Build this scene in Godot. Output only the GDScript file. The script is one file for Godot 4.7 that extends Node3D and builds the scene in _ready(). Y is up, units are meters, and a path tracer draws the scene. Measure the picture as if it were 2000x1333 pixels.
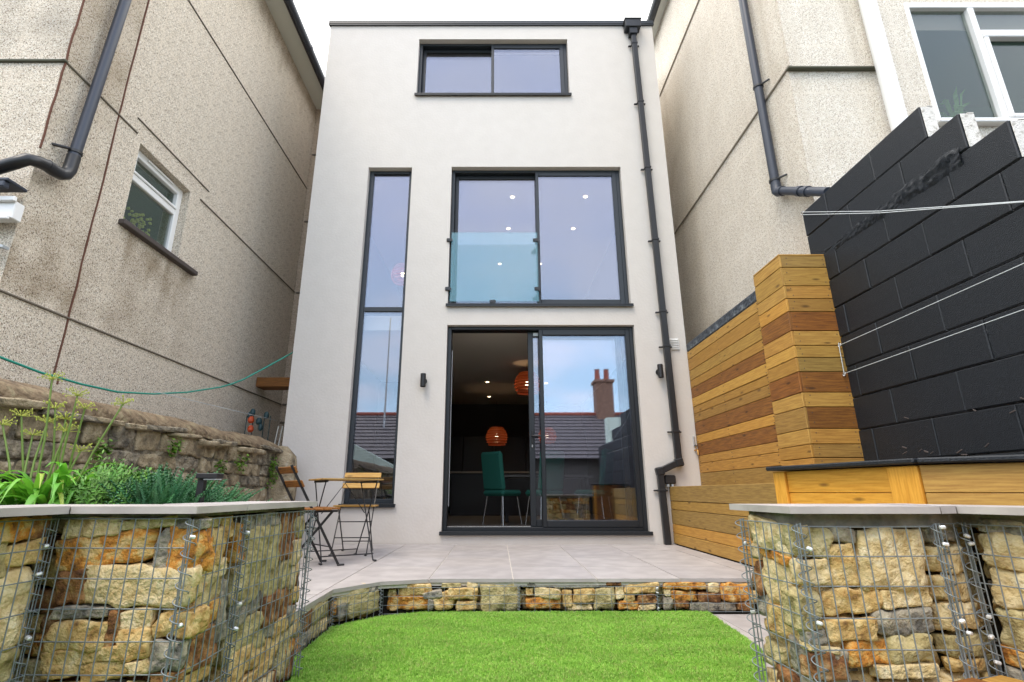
extends Node3D
# A white rendered infill house seen from its small back garden, under a bright overcast sky.
# Units are metres. The house front is the plane z = 0, the lawn is y = 0, the garden lies towards +z.

const UPV := Vector3(0, 1, 0)
var rng := RandomNumberGenerator.new()
var nz := FastNoiseLite.new()
var M := {}

# ---------------------------------------------------------------- mesh builder
class MB:
	var v := PackedVector3Array()
	var n := PackedVector3Array()
	var uv := PackedVector2Array()
	var col := PackedColorArray()
	var ix := PackedInt32Array()
	var tint := Color(1, 1, 1)
	var colored := false

	func put(p: Vector3, nn: Vector3, t := Vector2.ZERO) -> int:
		v.append(p)
		n.append(nn)
		uv.append(t)
		col.append(tint)
		return v.size() - 1

	# flat convex polygon, turned so that it faces away from ref
	func poly(pts: Array, ref: Vector3, uvs: Array = []) -> void:
		var nn: Vector3 = (pts[1] - pts[0]).cross(pts[2] - pts[0])
		if nn.length() < 1e-12 and pts.size() > 3:
			nn = (pts[2] - pts[0]).cross(pts[3] - pts[0])
		nn = nn.normalized()
		var mid := Vector3.ZERO
		for p in pts:
			mid += p
		mid /= pts.size()
		var flip: bool = nn.dot(mid - ref) < 0.0
		if flip:
			nn = -nn
		var b := v.size()
		for i in pts.size():
			put(pts[i], nn, uvs[i] if uvs.size() > i else Vector2.ZERO)
		for i in range(1, pts.size() - 1):
			if flip:
				ix.append_array([b, b + i, b + i + 1])
			else:
				ix.append_array([b, b + i + 1, b + i])

	func quad(a: Vector3, b: Vector3, c: Vector3, d: Vector3, nn: Vector3) -> void:
		var k := (b - a).cross(c - a).dot(nn)
		var o := v.size()
		for p in [a, b, c, d]:
			put(p, nn)
		if k > 0:
			ix.append_array([o, o + 2, o + 1, o, o + 3, o + 2])
		else:
			ix.append_array([o, o + 1, o + 2, o, o + 2, o + 3])

	# chamfered box; long is the axis that the grain follows
	func box(c: Vector3, s: Vector3, bev := 0.0, bs := Basis(), long := 0, uvo := Vector2.ZERO) -> void:
		var h := s * 0.5
		bev = minf(bev, minf(h.x, minf(h.y, h.z)) * 0.9)
		var P := func(sg: Vector3, ax: int) -> Vector3:
			var q := h - Vector3(bev, bev, bev)
			q[ax] = h[ax]
			return q * sg
		var emit := func(local: Array, ax: int) -> void:
			var w := []
			var t := []
			var o := (long + 1) % 3 if ax != (long + 1) % 3 else (long + 2) % 3
			var l := long
			if ax == long:
				l = (long + 2) % 3
				o = (long + 1) % 3
			for p in local:
				w.append(c + bs * p)
				t.append(Vector2(p[l], p[o]) + uvo)
			poly(w, c, t)
		for ax in 3:
			var a1 := (ax + 1) % 3
			var a2 := (ax + 2) % 3
			for sg in [-1.0, 1.0]:
				var quad4 := []
				for k in [[-1, -1], [1, -1], [1, 1], [-1, 1]]:
					var g := Vector3.ZERO
					g[ax] = sg
					g[a1] = k[0]
					g[a2] = k[1]
					quad4.append(P.call(g, ax))
				emit.call(quad4, ax)
			if bev > 0.0:
				for s1 in [-1.0, 1.0]:
					for s2 in [-1.0, 1.0]:
						var g0 := Vector3.ZERO
						g0[ax] = -1
						g0[a1] = s1
						g0[a2] = s2
						var g1 := g0
						g1[ax] = 1
						emit.call([P.call(g0, a1), P.call(g1, a1), P.call(g1, a2), P.call(g0, a2)], a1)
		if bev > 0.0:
			for sx in [-1.0, 1.0]:
				for sy in [-1.0, 1.0]:
					for sz in [-1.0, 1.0]:
						var g2 := Vector3(sx, sy, sz)
						emit.call([P.call(g2, 0), P.call(g2, 1), P.call(g2, 2)], 1)

	func span(a: Vector3, b: Vector3, bev := 0.0, long := 0, uvo := Vector2.ZERO) -> void:
		box((a + b) * 0.5, (b - a).abs(), bev, Basis(), long, uvo)

	# a bar of rectangular section from a to b
	func bar(a: Vector3, b: Vector3, w: float, h: float, bev := 0.0, up := Vector3(0, 1, 0), uvo := Vector2.ZERO) -> void:
		var x := (b - a).normalized()
		if absf(x.dot(up)) > 0.98:
			up = Vector3(0, 0, 1)
		var z := x.cross(up).normalized()
		var y := z.cross(x)
		box((a + b) * 0.5, Vector3(a.distance_to(b), h, w), bev, Basis(x, y, z), 0, uvo)

	func tube(pts: Array, r: float, sides := 6, r_end := -1.0, caps := true) -> void:
		var last := pts.size() - 1
		var t0: Vector3 = (pts[1] - pts[0]).normalized()
		var up := Vector3(0, 1, 0) if absf(t0.y) < 0.9 else Vector3(1, 0, 0)
		var x := t0.cross(up).normalized()
		var base := v.size()
		for i in pts.size():
			var t: Vector3 = (pts[mini(i + 1, last)] - pts[maxi(i - 1, 0)]).normalized()
			x = (x - t * x.dot(t)).normalized()
			var y := t.cross(x)
			var rr := r if r_end < 0 else lerpf(r, r_end, float(i) / last)
			for k in sides:
				var a := TAU * k / sides
				var d := x * cos(a) + y * sin(a)
				put(pts[i] + d * rr, d, Vector2(float(k) / sides, i))
		for i in last:
			for k in sides:
				var a := base + i * sides + k
				var b := base + i * sides + (k + 1) % sides
				ix.append_array([a, b + sides, b, a, a + sides, b + sides])
		if caps:
			for e in [0, last]:
				var ring := []
				for k in sides:
					ring.append(v[base + e * sides + k])
				poly(ring, pts[1] if e == 0 else pts[last - 1])

	# profile of (radius, height) points turned about a vertical axis
	func lathe(c: Vector3, prof: Array, sides := 20) -> void:
		for i in prof.size() - 1:
			var p: Vector2 = prof[i]
			var q: Vector2 = prof[i + 1]
			var dn := Vector2(q.y - p.y, p.x - q.x).normalized()
			var b := v.size()
			for k in sides + 1:
				var a := TAU * k / sides
				var d := Vector3(cos(a), 0, sin(a))
				var nn := d * dn.x + Vector3(0, dn.y, 0)
				put(c + d * p.x + Vector3(0, p.y, 0), nn)
				put(c + d * q.x + Vector3(0, q.y, 0), nn)
			for k in sides:
				var o := b + k * 2
				ix.append_array([o, o + 3, o + 1, o, o + 2, o + 3])

	# upright prism over a polygon given as (x, z)
	func prism(pg: PackedVector2Array, y0: float, y1: float, bev := 0.0) -> void:
		var mid := Vector2.ZERO
		for p in pg:
			mid += p
		mid /= pg.size()
		var tri := Geometry2D.triangulate_polygon(pg)
		for k in range(0, tri.size(), 3):
			for e in [[y1, 1.0], [y0, -1.0]]:
				var l := []
				for j in 3:
					var q := pg[tri[k + j]]
					l.append(Vector3(q.x, e[0], q.y))
				poly(l, l[0] - Vector3(0, e[1], 0))
		var area := 0.0
		for i in pg.size():
			area += pg[i].cross(pg[(i + 1) % pg.size()])
		for i in pg.size():
			var a := pg[i]
			var b := pg[(i + 1) % pg.size()]
			var e2 := b - a
			if e2.length() < 1e-6:
				continue
			var o2 := Vector2(e2.y, -e2.x).normalized() * (1.0 if area > 0 else -1.0)
			var nn := Vector3(o2.x, 0, o2.y)
			quad(Vector3(a.x, y0, a.y), Vector3(b.x, y0, b.y), Vector3(b.x, y1, b.y), Vector3(a.x, y1, a.y), nn)

	# wall slab with rectangular openings [s0, t0, s1, t1]; its faces are cut into cells of at most step for tinting
	func slab(o: Vector3, U: Vector3, V: Vector3, N: Vector3, ext: Array, holes: Array, th: float, step := 99.0, tinter = null) -> void:
		var cuts := func(a: float, b: float, i: int) -> Array:
			var l := [a, b]
			for h in holes:
				for k in [i, i + 2]:
					if h[k] > a and h[k] < b:
						l.append(h[k])
			l.sort()
			var r := [l[0]]
			for k in range(1, l.size()):
				var d: float = l[k] - r[-1]
				if d < 1e-6:
					continue
				var m := int(ceil(d / step))
				var f: float = r[-1]
				for j in range(1, m + 1):
					r.append(f + d * j / m)
			return r
		var ss: Array = cuts.call(ext[0], ext[2], 0)
		var tt: Array = cuts.call(ext[1], ext[3], 1)
		var solid := func(i: int, j: int) -> bool:
			if i < 0 or j < 0 or i >= ss.size() - 1 or j >= tt.size() - 1:
				return false
			var cs: float = (ss[i] + ss[i + 1]) * 0.5
			var ct: float = (tt[j] + tt[j + 1]) * 0.5
			for h in holes:
				if cs > h[0] and cs < h[2] and ct > h[1] and ct < h[3]:
					return false
			return true
		var at := func(s: float, t: float, d: float) -> Vector3:
			return o + U * s + V * t - N * d
		for i in ss.size() - 1:
			for j in tt.size() - 1:
				if not solid.call(i, j):
					continue
				var c := [[ss[i], tt[j]], [ss[i + 1], tt[j]], [ss[i + 1], tt[j + 1]], [ss[i], tt[j + 1]]]
				var b := v.size()
				for q in c:
					if tinter != null:
						tint = tinter.call(q[0], q[1])
						colored = true
					put(at.call(q[0], q[1], 0.0), N)
				ix.append_array([b, b + 2, b + 1, b, b + 3, b + 2])
				quad(at.call(c[0][0], c[0][1], th), at.call(c[1][0], c[1][1], th), at.call(c[2][0], c[2][1], th), at.call(c[3][0], c[3][1], th), -N)
				for e in [[-1, 0, 0, 3, -U], [1, 0, 1, 2, U], [0, -1, 0, 1, -V], [0, 1, 3, 2, V]]:
					if not solid.call(i + e[0], j + e[1]):
						var p: Array = c[e[2]]
						var q2: Array = c[e[3]]
						quad(at.call(p[0], p[1], 0.0), at.call(q2[0], q2[1], 0.0), at.call(q2[0], q2[1], th), at.call(p[0], p[1], th), e[4])
		tint = Color(1, 1, 1)

	func mesh(mat: Material) -> ArrayMesh:
		var a := []
		a.resize(Mesh.ARRAY_MAX)
		a[Mesh.ARRAY_VERTEX] = v
		a[Mesh.ARRAY_NORMAL] = n
		a[Mesh.ARRAY_TEX_UV] = uv
		if colored:
			a[Mesh.ARRAY_COLOR] = col
		a[Mesh.ARRAY_INDEX] = ix
		var m := ArrayMesh.new()
		m.add_surface_from_arrays(Mesh.PRIMITIVE_TRIANGLES, a)
		m.surface_set_material(0, mat)
		return m

# ---------------------------------------------------------------- scene helpers
func tag(o: Node3D, label: String, category: String, group := "") -> Node3D:
	o.set_meta("label", label)
	o.set_meta("category", category)
	if group:
		o.set_meta("group", group)
	return o

func thing(called: String, label: String, category: String, at := Vector3.ZERO, group := "") -> Node3D:
	var o := Node3D.new()
	o.name = called
	o.position = at
	add_child(o, true)
	return tag(o, label, category, group)

func where(p: Node3D) -> Vector3:
	var s := Vector3.ZERO
	while p != self and p != null:
		s += p.position
		p = p.get_parent() as Node3D
	return s

# commits a builder that holds world coordinates as one named mesh
func obj(called: String, mb: MB, mat: Material, parent: Node3D = null) -> MeshInstance3D:
	return inst(called, mb.mesh(mat), Vector3.ZERO, parent)

func inst(called: String, m: Mesh, at: Vector3, parent: Node3D = null) -> MeshInstance3D:
	var o := MeshInstance3D.new()
	o.name = called
	o.mesh = m
	if parent == null:
		parent = self
	o.position = at - where(parent)
	parent.add_child(o, true)
	return o

func struct(o: Node3D, kind := "structure") -> Node3D:
	o.set_meta("kind", kind)
	return o

func part_box(called: String, a: Vector3, b: Vector3, mat: Material, parent: Node3D, bev := 0.002, long := 0) -> MeshInstance3D:
	var m := MB.new()
	m.span(a, b, bev, long, Vector2(rng.randf() * 3.0, rng.randf() * 3.0))
	return obj(called, m, mat, parent)

func rr(a: float, b: float) -> float:
	return rng.randf_range(a, b)

# ---------------------------------------------------------------- materials
func L(r: float, g: float, b: float) -> Color:
	return Color(r, g, b).linear_to_srgb()

func noise_tex(kind: int, freq: float, oct: int, stops: Array, size := 512, sd := 1, ret := -1, warp := 0.0) -> NoiseTexture2D:
	var f := FastNoiseLite.new()
	f.noise_type = kind
	f.frequency = freq
	f.seed = sd
	f.fractal_type = FastNoiseLite.FRACTAL_FBM if oct > 1 else FastNoiseLite.FRACTAL_NONE
	f.fractal_octaves = oct
	if ret >= 0:
		f.cellular_return_type = ret
	if warp > 0.0:
		f.domain_warp_enabled = true
		f.domain_warp_amplitude = warp
		f.domain_warp_frequency = freq * 1.5
	var t := NoiseTexture2D.new()
	t.width = size
	t.height = size
	t.seamless = true
	t.generate_mipmaps = false
	if stops.size():
		var g := Gradient.new()
		g.offsets = PackedFloat32Array()
		var off := PackedFloat32Array()
		var cs := PackedColorArray()
		for s in stops:
			off.append(s[0])
			cs.append(s[1])
		g.offsets = off
		g.colors = cs
		t.color_ramp = g
	t.noise = f
	return t

func mat(called: String, c: Color, rough := 0.8, metal := 0.0) -> StandardMaterial3D:
	var m := StandardMaterial3D.new()
	m.resource_name = called
	m.albedo_color = c
	m.roughness = rough
	m.metallic = metal
	M[called] = m
	return m

func world_mapped(m: StandardMaterial3D, tex: Texture2D, per_metre: float, bump: Texture2D = null, cm := 0.0, off := Vector3.ZERO) -> StandardMaterial3D:
	m.uv1_triplanar = true
	m.uv1_world_triplanar = true
	m.uv1_scale = Vector3.ONE * per_metre
	m.uv1_offset = off
	m.uv1_triplanar_sharpness = 4.0
	m.albedo_texture = tex
	if bump:
		m.heightmap_enabled = true
		m.heightmap_texture = bump
		m.heightmap_scale = cm
	return m

func glass(called: String, c: Color, spec: float) -> StandardMaterial3D:
	var m := mat(called, c, 0.0)
	m.transparency = BaseMaterial3D.TRANSPARENCY_ALPHA
	m.metallic_specular = spec
	return m

func wood_image(light: Color, dark: Color, sd: int, knots: int) -> ImageTexture:
	var W := 512
	var H := 256
	var im := Image.create(W, H, false, Image.FORMAT_RGB8)
	var f := FastNoiseLite.new()
	f.seed = sd
	f.frequency = 1.0
	f.fractal_octaves = 3
	var g := RandomNumberGenerator.new()
	g.seed = sd * 7 + 3
	var ks := []
	for k in knots:
		ks.append(Vector3(g.randf() * W, g.randf() * H, g.randf_range(5.0, 9.0)))
	for y in H:
		for x in W:
			var bend := 0.0
			var kn := 0.0
			for k in ks:
				var dx := absf(x - k.x)
				dx = minf(dx, W - dx) * 0.45
				var dy: float = y - k.y
				if absf(dy) > H * 0.5:
					dy -= signf(dy) * H
				var d: float = sqrt(dx * dx + dy * dy)
				if d < k.z * 5.0:
					bend += (dy / (d + 1.0)) * k.z * 1.6 * exp(-d / (k.z * 1.3))
					kn = maxf(kn, clampf(1.35 - d / k.z, 0.0, 1.0))
			var ang := TAU * x / W
			var yy := y + bend
			var grain := f.get_noise_3d(cos(ang) * 0.9, sin(ang) * 0.9, yy * 0.11)
			var fine := f.get_noise_3d(cos(ang) * 5.0 + 40.0, sin(ang) * 5.0, yy * 0.55)
			var t := clampf(0.45 + grain * 0.75 + fine * 0.28, 0.0, 1.0)
			var c := light.lerp(dark, clampf(t * 0.95 - 0.08, 0.0, 1.0))
			c = c.lerp(dark.darkened(0.35), kn * 0.8)
			im.set_pixel(x, y, c)
	return ImageTexture.create_from_image(im)

func make_materials() -> void:
	var SIM := FastNoiseLite.TYPE_SIMPLEX_SMOOTH
	var CEL := FastNoiseLite.TYPE_CELLULAR
	# roughcast: gravel dashed into cement
	var dash_h := noise_tex(CEL, 0.15, 1, [], 512, 5, FastNoiseLite.RETURN_DISTANCE)
	var dash_l := noise_tex(CEL, 0.15, 1, [[0.0, L(.15, .11, .075)], [0.14, L(.48, .40, .30)], [0.42, L(.72, .63, .51)], [0.8, L(.80, .72, .60)], [1.0, L(.92, .88, .80)]], 512, 5, FastNoiseLite.RETURN_CELL_VALUE)
	var dash_r := noise_tex(CEL, 0.15, 1, [[0.0, L(.42, .35, .27)], [0.18, L(.70, .62, .505)], [0.5, L(.82, .75, .64)], [1.0, L(.94, .90, .82)]], 512, 6, FastNoiseLite.RETURN_CELL_VALUE)
	var dl := world_mapped(mat("dash_left", Color.WHITE, 0.95), dash_l, 2.1, dash_h, 0.6)
	dl.vertex_color_use_as_albedo = true
	dl.heightmap_flip_texture = true
	var dr := world_mapped(mat("dash_right", Color.WHITE, 0.95), dash_r, 1.8, dash_h, 0.8)
	dr.vertex_color_use_as_albedo = true
	dr.heightmap_flip_texture = true
	# smooth white render
	var rw := world_mapped(mat("render_white", Color.WHITE, 0.9), noise_tex(SIM, 0.012, 5, [[0.0, L(.605, .572, .535)], [1.0, L(.635, .602, .565)]], 512, 8), 0.6, noise_tex(SIM, 0.16, 4, [], 256, 9), 0.13)
	rw.vertex_color_use_as_albedo = true
	mat("anthracite", L(.018, .024, .031), 0.42)
	mat("anthracite_dark", L(.009, .012, .016), 0.4)
	mat("black_plastic", L(.016, .017, .02), 0.38)
	mat("blue_black_plastic", L(.028, .036, .055), 0.4)
	mat("white_plastic", L(.80, .80, .79), 0.3)
	mat("grey_plastic", L(.42, .45, .47), 0.5)
	mat("brush_seal", L(.55, .56, .58), 0.5)
	mat("black_metal", L(.012, .012, .014), 0.45, 0.0)
	mat("galvanised", L(.22, .25, .27), 0.4, 0.15)
	mat("clip_metal", L(.80, .82, .84), 0.35, 0.4)
	mat("brass", L(.55, .30, .09), 0.35, 0.9)
	mat("steel", L(.55, .55, .55), 0.25, 0.9)
	glass("window_glass", Color(0.1, 0.12, 0.14, 0.012), 0.74)
	var one := Image.create(2, 2, false, Image.FORMAT_RGB8)
	one.fill(Color.WHITE)
	var cg := mat("coated_glass", Color(L(.70, .76, .94).r, L(.70, .76, .94).g, L(0, 0, .94).b, 0.14), 0.0, 1.0)
	cg.albedo_texture = ImageTexture.create_from_image(one)
	cg.transparency = BaseMaterial3D.TRANSPARENCY_ALPHA
	glass("old_glass", Color(0.17, 0.33, 0.27, 0.20), 0.45)
	var jg := glass("balcony_glass", Color(0.30, 0.70, 0.78, 0.17), 0.66)
	jg.roughness = 0.02
	# paving and coping
	var tile_t := noise_tex(SIM, 0.01, 5, [[0.0, L(.37, .345, .335)], [0.5, L(.44, .41, .40)], [1.0, L(.51, .48, .465)]], 512, 21, -1, 30.0)
	var tile_b := noise_tex(SIM, 0.25, 3, [], 256, 22)
	for k in 3:
		var pm := world_mapped(mat("porcelain_%d" % k, [L(1, 1, 1), L(.94, .94, .95), L(.97, .96, .95)][k], 0.5), tile_t, 0.8, tile_b, 0.03, Vector3(k * 0.37, 0, k * 0.21))
		pm.metallic_specular = 0.4
	world_mapped(mat("grout", Color.WHITE, 0.9), noise_tex(SIM, 0.08, 3, [[0.0, L(.58, .54, .48)], [1.0, L(.68, .64, .58)]], 128, 23), 2.0)
	world_mapped(mat("concrete", Color.WHITE, 0.95), noise_tex(SIM, 0.03, 5, [[0.0, L(.13, .125, .11)], [0.5, L(.20, .19, .17)], [1.0, L(.30, .285, .25)]], 256, 24), 1.5, noise_tex(SIM, 0.1, 4, [], 256, 25), 0.5)
	mat("gabion_core", L(.022, .018, .012), 1.0)
	# sandstone in six tones
	var rough_a := noise_tex(SIM, 0.035, 5, [], 512, 31)
	var rough_s := noise_tex(SIM, 0.045, 6, [], 512, 32)
	(rough_s.noise as FastNoiseLite).fractal_gain = 0.62
	var tones := [
		[[0.0, L(0.149, 0.084, 0.034)], [0.22, L(0.446, 0.264, 0.085)], [0.5, L(0.645, 0.456, 0.188)], [0.75, L(0.744, 0.570, 0.285)], [1.0, L(0.818, 0.708, 0.467)]],
		[[0.0, L(0.062, 0.036, 0.023)], [0.2, L(0.322, 0.132, 0.028)], [0.42, L(0.620, 0.258, 0.040)], [0.58, L(0.620, 0.408, 0.148)], [1.0, L(0.719, 0.564, 0.319)]],
		[[0.0, L(0.056, 0.054, 0.051)], [0.3, L(0.186, 0.174, 0.148)], [0.55, L(0.335, 0.300, 0.234)], [0.8, L(0.446, 0.396, 0.296)], [1.0, L(0.682, 0.648, 0.570)]],
		[[0.0, L(0.298, 0.180, 0.068)], [0.25, L(0.583, 0.432, 0.199)], [0.5, L(0.719, 0.570, 0.308)], [0.75, L(0.806, 0.672, 0.422)], [1.0, L(0.860, 0.828, 0.638)]],
		[[0.0, L(0.043, 0.022, 0.011)], [0.3, L(0.161, 0.066, 0.025)], [0.55, L(0.322, 0.150, 0.051)], [0.8, L(0.446, 0.276, 0.125)], [1.0, L(0.546, 0.432, 0.274)]],
		[[0.0, L(0.149, 0.120, 0.046)], [0.3, L(0.360, 0.294, 0.131)], [0.55, L(0.508, 0.426, 0.211)], [0.8, L(0.595, 0.516, 0.296)], [1.0, L(0.682, 0.612, 0.422)]]]
	for k in 6:
		var st := noise_tex(SIM, 0.014, 7, tones[k], 512, 40 + k, -1, 22.0)
		(st.noise as FastNoiseLite).fractal_gain = 0.60
		world_mapped(mat("stone_%d" % k, Color.WHITE, 0.92), st, 1.7, rough_s, 0.7, Vector3(k * 0.31, k * 0.17, k * 0.53))
	# old garden wall
	var rub := [[0.0, L(.035, .032, .026)], [0.3, L(.115, .10, .075)], [0.55, L(.215, .185, .135)], [0.8, L(.32, .28, .205)], [1.0, L(.45, .42, .35)]]
	world_mapped(mat("old_mortar", Color.WHITE, 0.95), noise_tex(SIM, 0.012, 6, rub, 512, 61), 1.1, rough_a, 2.2)
	world_mapped(mat("old_stone", Color.WHITE, 0.95), noise_tex(SIM, 0.012, 6, [[0.0, L(.06, .05, .035)], [0.25, L(.16, .13, .085)], [0.5, L(.29, .235, .15)], [0.75, L(.37, .31, .21)], [1.0, L(.50, .46, .37)]], 512, 62), 1.0, rough_s, 1.4)
	world_mapped(mat("wall_cap", Color.WHITE, 0.97), noise_tex(SIM, 0.015, 6, [[0.0, L(.05, .035, .022)], [0.4, L(.15, .105, .062)], [0.7, L(.22, .165, .10)], [1.0, L(.27, .24, .14)]], 512, 63), 1.3, rough_a, 1.6)
	# timber
	var w0 := wood_image(L(.60, .345, .07), L(.42, .205, .035), 3, 3)
	var w1 := wood_image(L(.53, .31, .07), L(.33, .165, .033), 4, 4)
	var w2 := wood_image(L(.31, .125, .020), L(.12, .042, .008), 5, 2)
	var w3 := wood_image(L(.40, .25, .065), L(.22, .125, .03), 6, 3)
	var w4 := wood_image(L(.80, .40, .05), L(.60, .255, .02), 7, 5)
	var k2 := 0
	for w in [w0, w1, w2, w3, w4]:
		for va in 4:
			var wm := mat("wood_%d" % k2 if va == 0 else "wood_%d_%d" % [k2, va], [Color.WHITE, L(.74, .70, .66), L(.88, .90, .84), L(1, .92, .84)][va], 0.62)
			wm.albedo_texture = w
			wm.uv1_scale = Vector3(0.9, 2.6, 1)
			wm.heightmap_enabled = true
			wm.heightmap_texture = w
			wm.heightmap_scale = 0.12
		k2 += 1
	mat("board_gap", L(.02, .012, .006), 1.0)
	# dark painted blockwork
	var bk := world_mapped(mat("block_black", Color.WHITE, 0.52), noise_tex(SIM, 0.05, 5, [[0.0, L(.0065, .009, .0125)], [0.55, L(.0105, .014, .019)], [0.85, L(.016, .020, .026)], [1.0, L(.036, .040, .046)]], 512, 71), 1.6, noise_tex(SIM, 0.14, 4, [], 512, 72), 0.25)
	bk.metallic_specular = 0.45
	world_mapped(mat("mortar_black", Color.WHITE, 0.5), noise_tex(SIM, 0.05, 4, [[0.0, L(.008, .010, .013)], [1.0, L(.014, .017, .022)]], 128, 73), 2.0, noise_tex(SIM, 0.1, 4, [], 256, 74), 0.8)
	world_mapped(mat("white_block_paint", Color.WHITE, 0.9), noise_tex(SIM, 0.04, 5, [[0.0, L(.28, .26, .22)], [0.35, L(.66, .64, .60)], [1.0, L(.76, .74, .70)]], 256, 75), 2.0, noise_tex(SIM, 0.15, 3, [], 256, 76), 0.4)
	world_mapped(mat("slate_flash", Color.WHITE, 0.55), noise_tex(SIM, 0.018, 6, [[0.0, L(.02, .025, .032)], [0.5, L(.055, .068, .085)], [0.8, L(.11, .13, .15)], [1.0, L(.26, .28, .29)]], 256, 77), 1.6, noise_tex(SIM, 0.05, 4, [], 256, 78), 1.0)
	mat("slate_sill", L(.075, .06, .055), 0.7)
	mat("bead_green", L(.10, .10, .07), 0.9)
	mat("bead_rust", L(.13, .055, .035), 0.95)
	mat("bead_dark", L(.17, .145, .115), 0.95)
	mat("bead_pale", L(.34, .30, .25), 0.95)
	# planting
	for g in [["leaf_lily", L(.11, .33, .035)], ["leaf_lily_b", L(.17, .42, .05)], ["leaf_lily_y", L(.34, .42, .07)], ["leaf_shrub", L(.075, .215, .02)], ["leaf_juniper", L(.06, .19, .085)], ["leaf_wall", L(.12, .26, .022)], ["stalk", L(.17, .26, .055)], ["flower", L(.42, .46, .07)]]:
		var lm := mat(g[0], g[1], 0.5)
		lm.backlight_enabled = true
		lm.backlight = L(.13, .36, .03) if g[0].begins_with("leaf_lily") else L(.05, .11, .02)
		lm.vertex_color_use_as_albedo = true
	var gm := mat("turf", Color.WHITE, 0.6)
	gm.vertex_color_use_as_albedo = true
	gm.backlight_enabled = true
	gm.backlight = Color(0.3, 0.3, 0.3)
	world_mapped(mat("turf_base", Color.WHITE, 0.95), noise_tex(SIM, 0.05, 4, [[0.0, L(.10, .24, .02)], [1.0, L(.18, .36, .03)]], 256, 81), 3.0)
	world_mapped(mat("soil", Color.WHITE, 1.0), noise_tex(SIM, 0.05, 5, [[0.0, L(.02, .014, .009)], [1.0, L(.085, .06, .04)]], 256, 82), 2.0, rough_a, 2.0)
	# indoors and beyond
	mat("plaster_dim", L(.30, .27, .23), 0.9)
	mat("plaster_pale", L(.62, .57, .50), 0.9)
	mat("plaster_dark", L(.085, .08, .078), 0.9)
	mat("kitchen_dark", L(.018, .016, .016), 0.5)
	mat("floor_grey", L(.13, .12, .11), 0.5)
	mat("teal_fabric", L(.01, .115, .085), 0.85)
	mat("copper", L(.50, .13, .03), 0.6)
	var lampm := mat("lamp_glow", L(1, .85, .6), 0.5)
	lampm.emission_enabled = true
	lampm.emission = L(1, .82, .55)
	lampm.emission_energy_multiplier = 5.0
	var shade := mat("copper_shade", L(.27, .055, .018), 0.6)
	shade.backlight_enabled = true
	shade.backlight = L(.17, .045, .014)
	world_mapped(mat("roof_slate", Color.WHITE, 0.6), noise_tex(SIM, 0.05, 4, [[0.0, L(.055, .05, .055)], [1.0, L(.13, .115, .12)]], 256, 91), 0.7)
	mat("ridge_red", L(.26, .07, .045), 0.8)
	world_mapped(mat("chimney_brick", Color.WHITE, 0.9), noise_tex(SIM, 0.05, 4, [[0.0, L(.15, .085, .06)], [1.0, L(.26, .16, .115)]], 128, 92), 1.0)
	mat("painted_white", L(.66, .68, .64), 0.9)
	mat("painted_mint", L(.58, .70, .62), 0.9)
	mat("rope_green", L(.012, .27, .20), 0.6)
	mat("wire_pale", L(.62, .66, .68), 0.4)
	mat("orange_plastic", L(.62, .085, .02), 0.5)
	mat("teal_plastic", L(.02, .06, .07), 0.5)

# ---------------------------------------------------------------- stones and gabions
func stone_mesh(w: float, h: float, d: float, k: int, material: Material) -> ArrayMesh:
	var key := {}
	var pos := []
	var faces := []
	var jit := []
	for i in 8:
		jit.append(Vector3(rr(-.11, .11), rr(-.13, .13), rr(-.08, .08)))
	var sx := rr(0, 90)
	var half := Vector3(w, h, d) * 0.5
	var pw := rr(9.0, 22.0)
	for ax in 3:
		for sg in [-1.0, 1.0]:
			var ids := []
			for j in k + 1:
				for i in k + 1:
					var p := Vector3.ZERO
					p[ax] = sg
					p[(ax + 1) % 3] = -1.0 + 2.0 * i / k
					p[(ax + 2) % 3] = -1.0 + 2.0 * j / k
					var kk := Vector3i((p * 1000.0).round())
					if not key.has(kk):
						key[kk] = pos.size()
						var q := p / pow(pow(absf(p.x), pw) + pow(absf(p.y), pw) + pow(absf(p.z), pw), 1.0 / pw)
						var off := Vector3.ZERO
						for c in 8:
							var s := Vector3(1 if c & 1 else -1, 1 if c & 2 else -1, 1 if c & 4 else -1)
							off += jit[c] * ((1 + s.x * q.x) * (1 + s.y * q.y) * (1 + s.z * q.z) / 8.0)
						q += off
						var r := q * half
						var nn := nz.get_noise_3d(r.x * 9.0 + sx, r.y * 9.0, r.z * 9.0)
						var n2 := nz.get_noise_3d(r.x * 30.0 + sx, r.y * 30.0, r.z * 30.0)
						r += q.normalized() * (nn * 0.024 * minf(1.0, minf(w, h) / 0.09) + n2 * 0.0055)
						pos.append(r)
					ids.append(key[kk])
			for j in k:
				for i in k:
					var a: int = ids[j * (k + 1) + i]
					var b: int = ids[j * (k + 1) + i + 1]
					var c: int = ids[(j + 1) * (k + 1) + i + 1]
					var e: int = ids[(j + 1) * (k + 1) + i]
					if sg > 0:
						faces.append_array([a, b, c, a, c, e])
					else:
						faces.append_array([a, c, b, a, e, c])
	var nor := []
	nor.resize(pos.size())
	nor.fill(Vector3.ZERO)
	for f in range(0, faces.size(), 3):
		var fn: Vector3 = (pos[faces[f + 1]] - pos[faces[f]]).cross(pos[faces[f + 2]] - pos[faces[f]])
		for j in 3:
			nor[faces[f + j]] += fn
	var mb := MB.new()
	for i in pos.size():
		mb.put(pos[i], nor[i].normalized())
	for f in range(0, faces.size(), 3):
		mb.ix.append_array([faces[f], faces[f + 2], faces[f + 1]])
	return mb.mesh(material)

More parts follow.
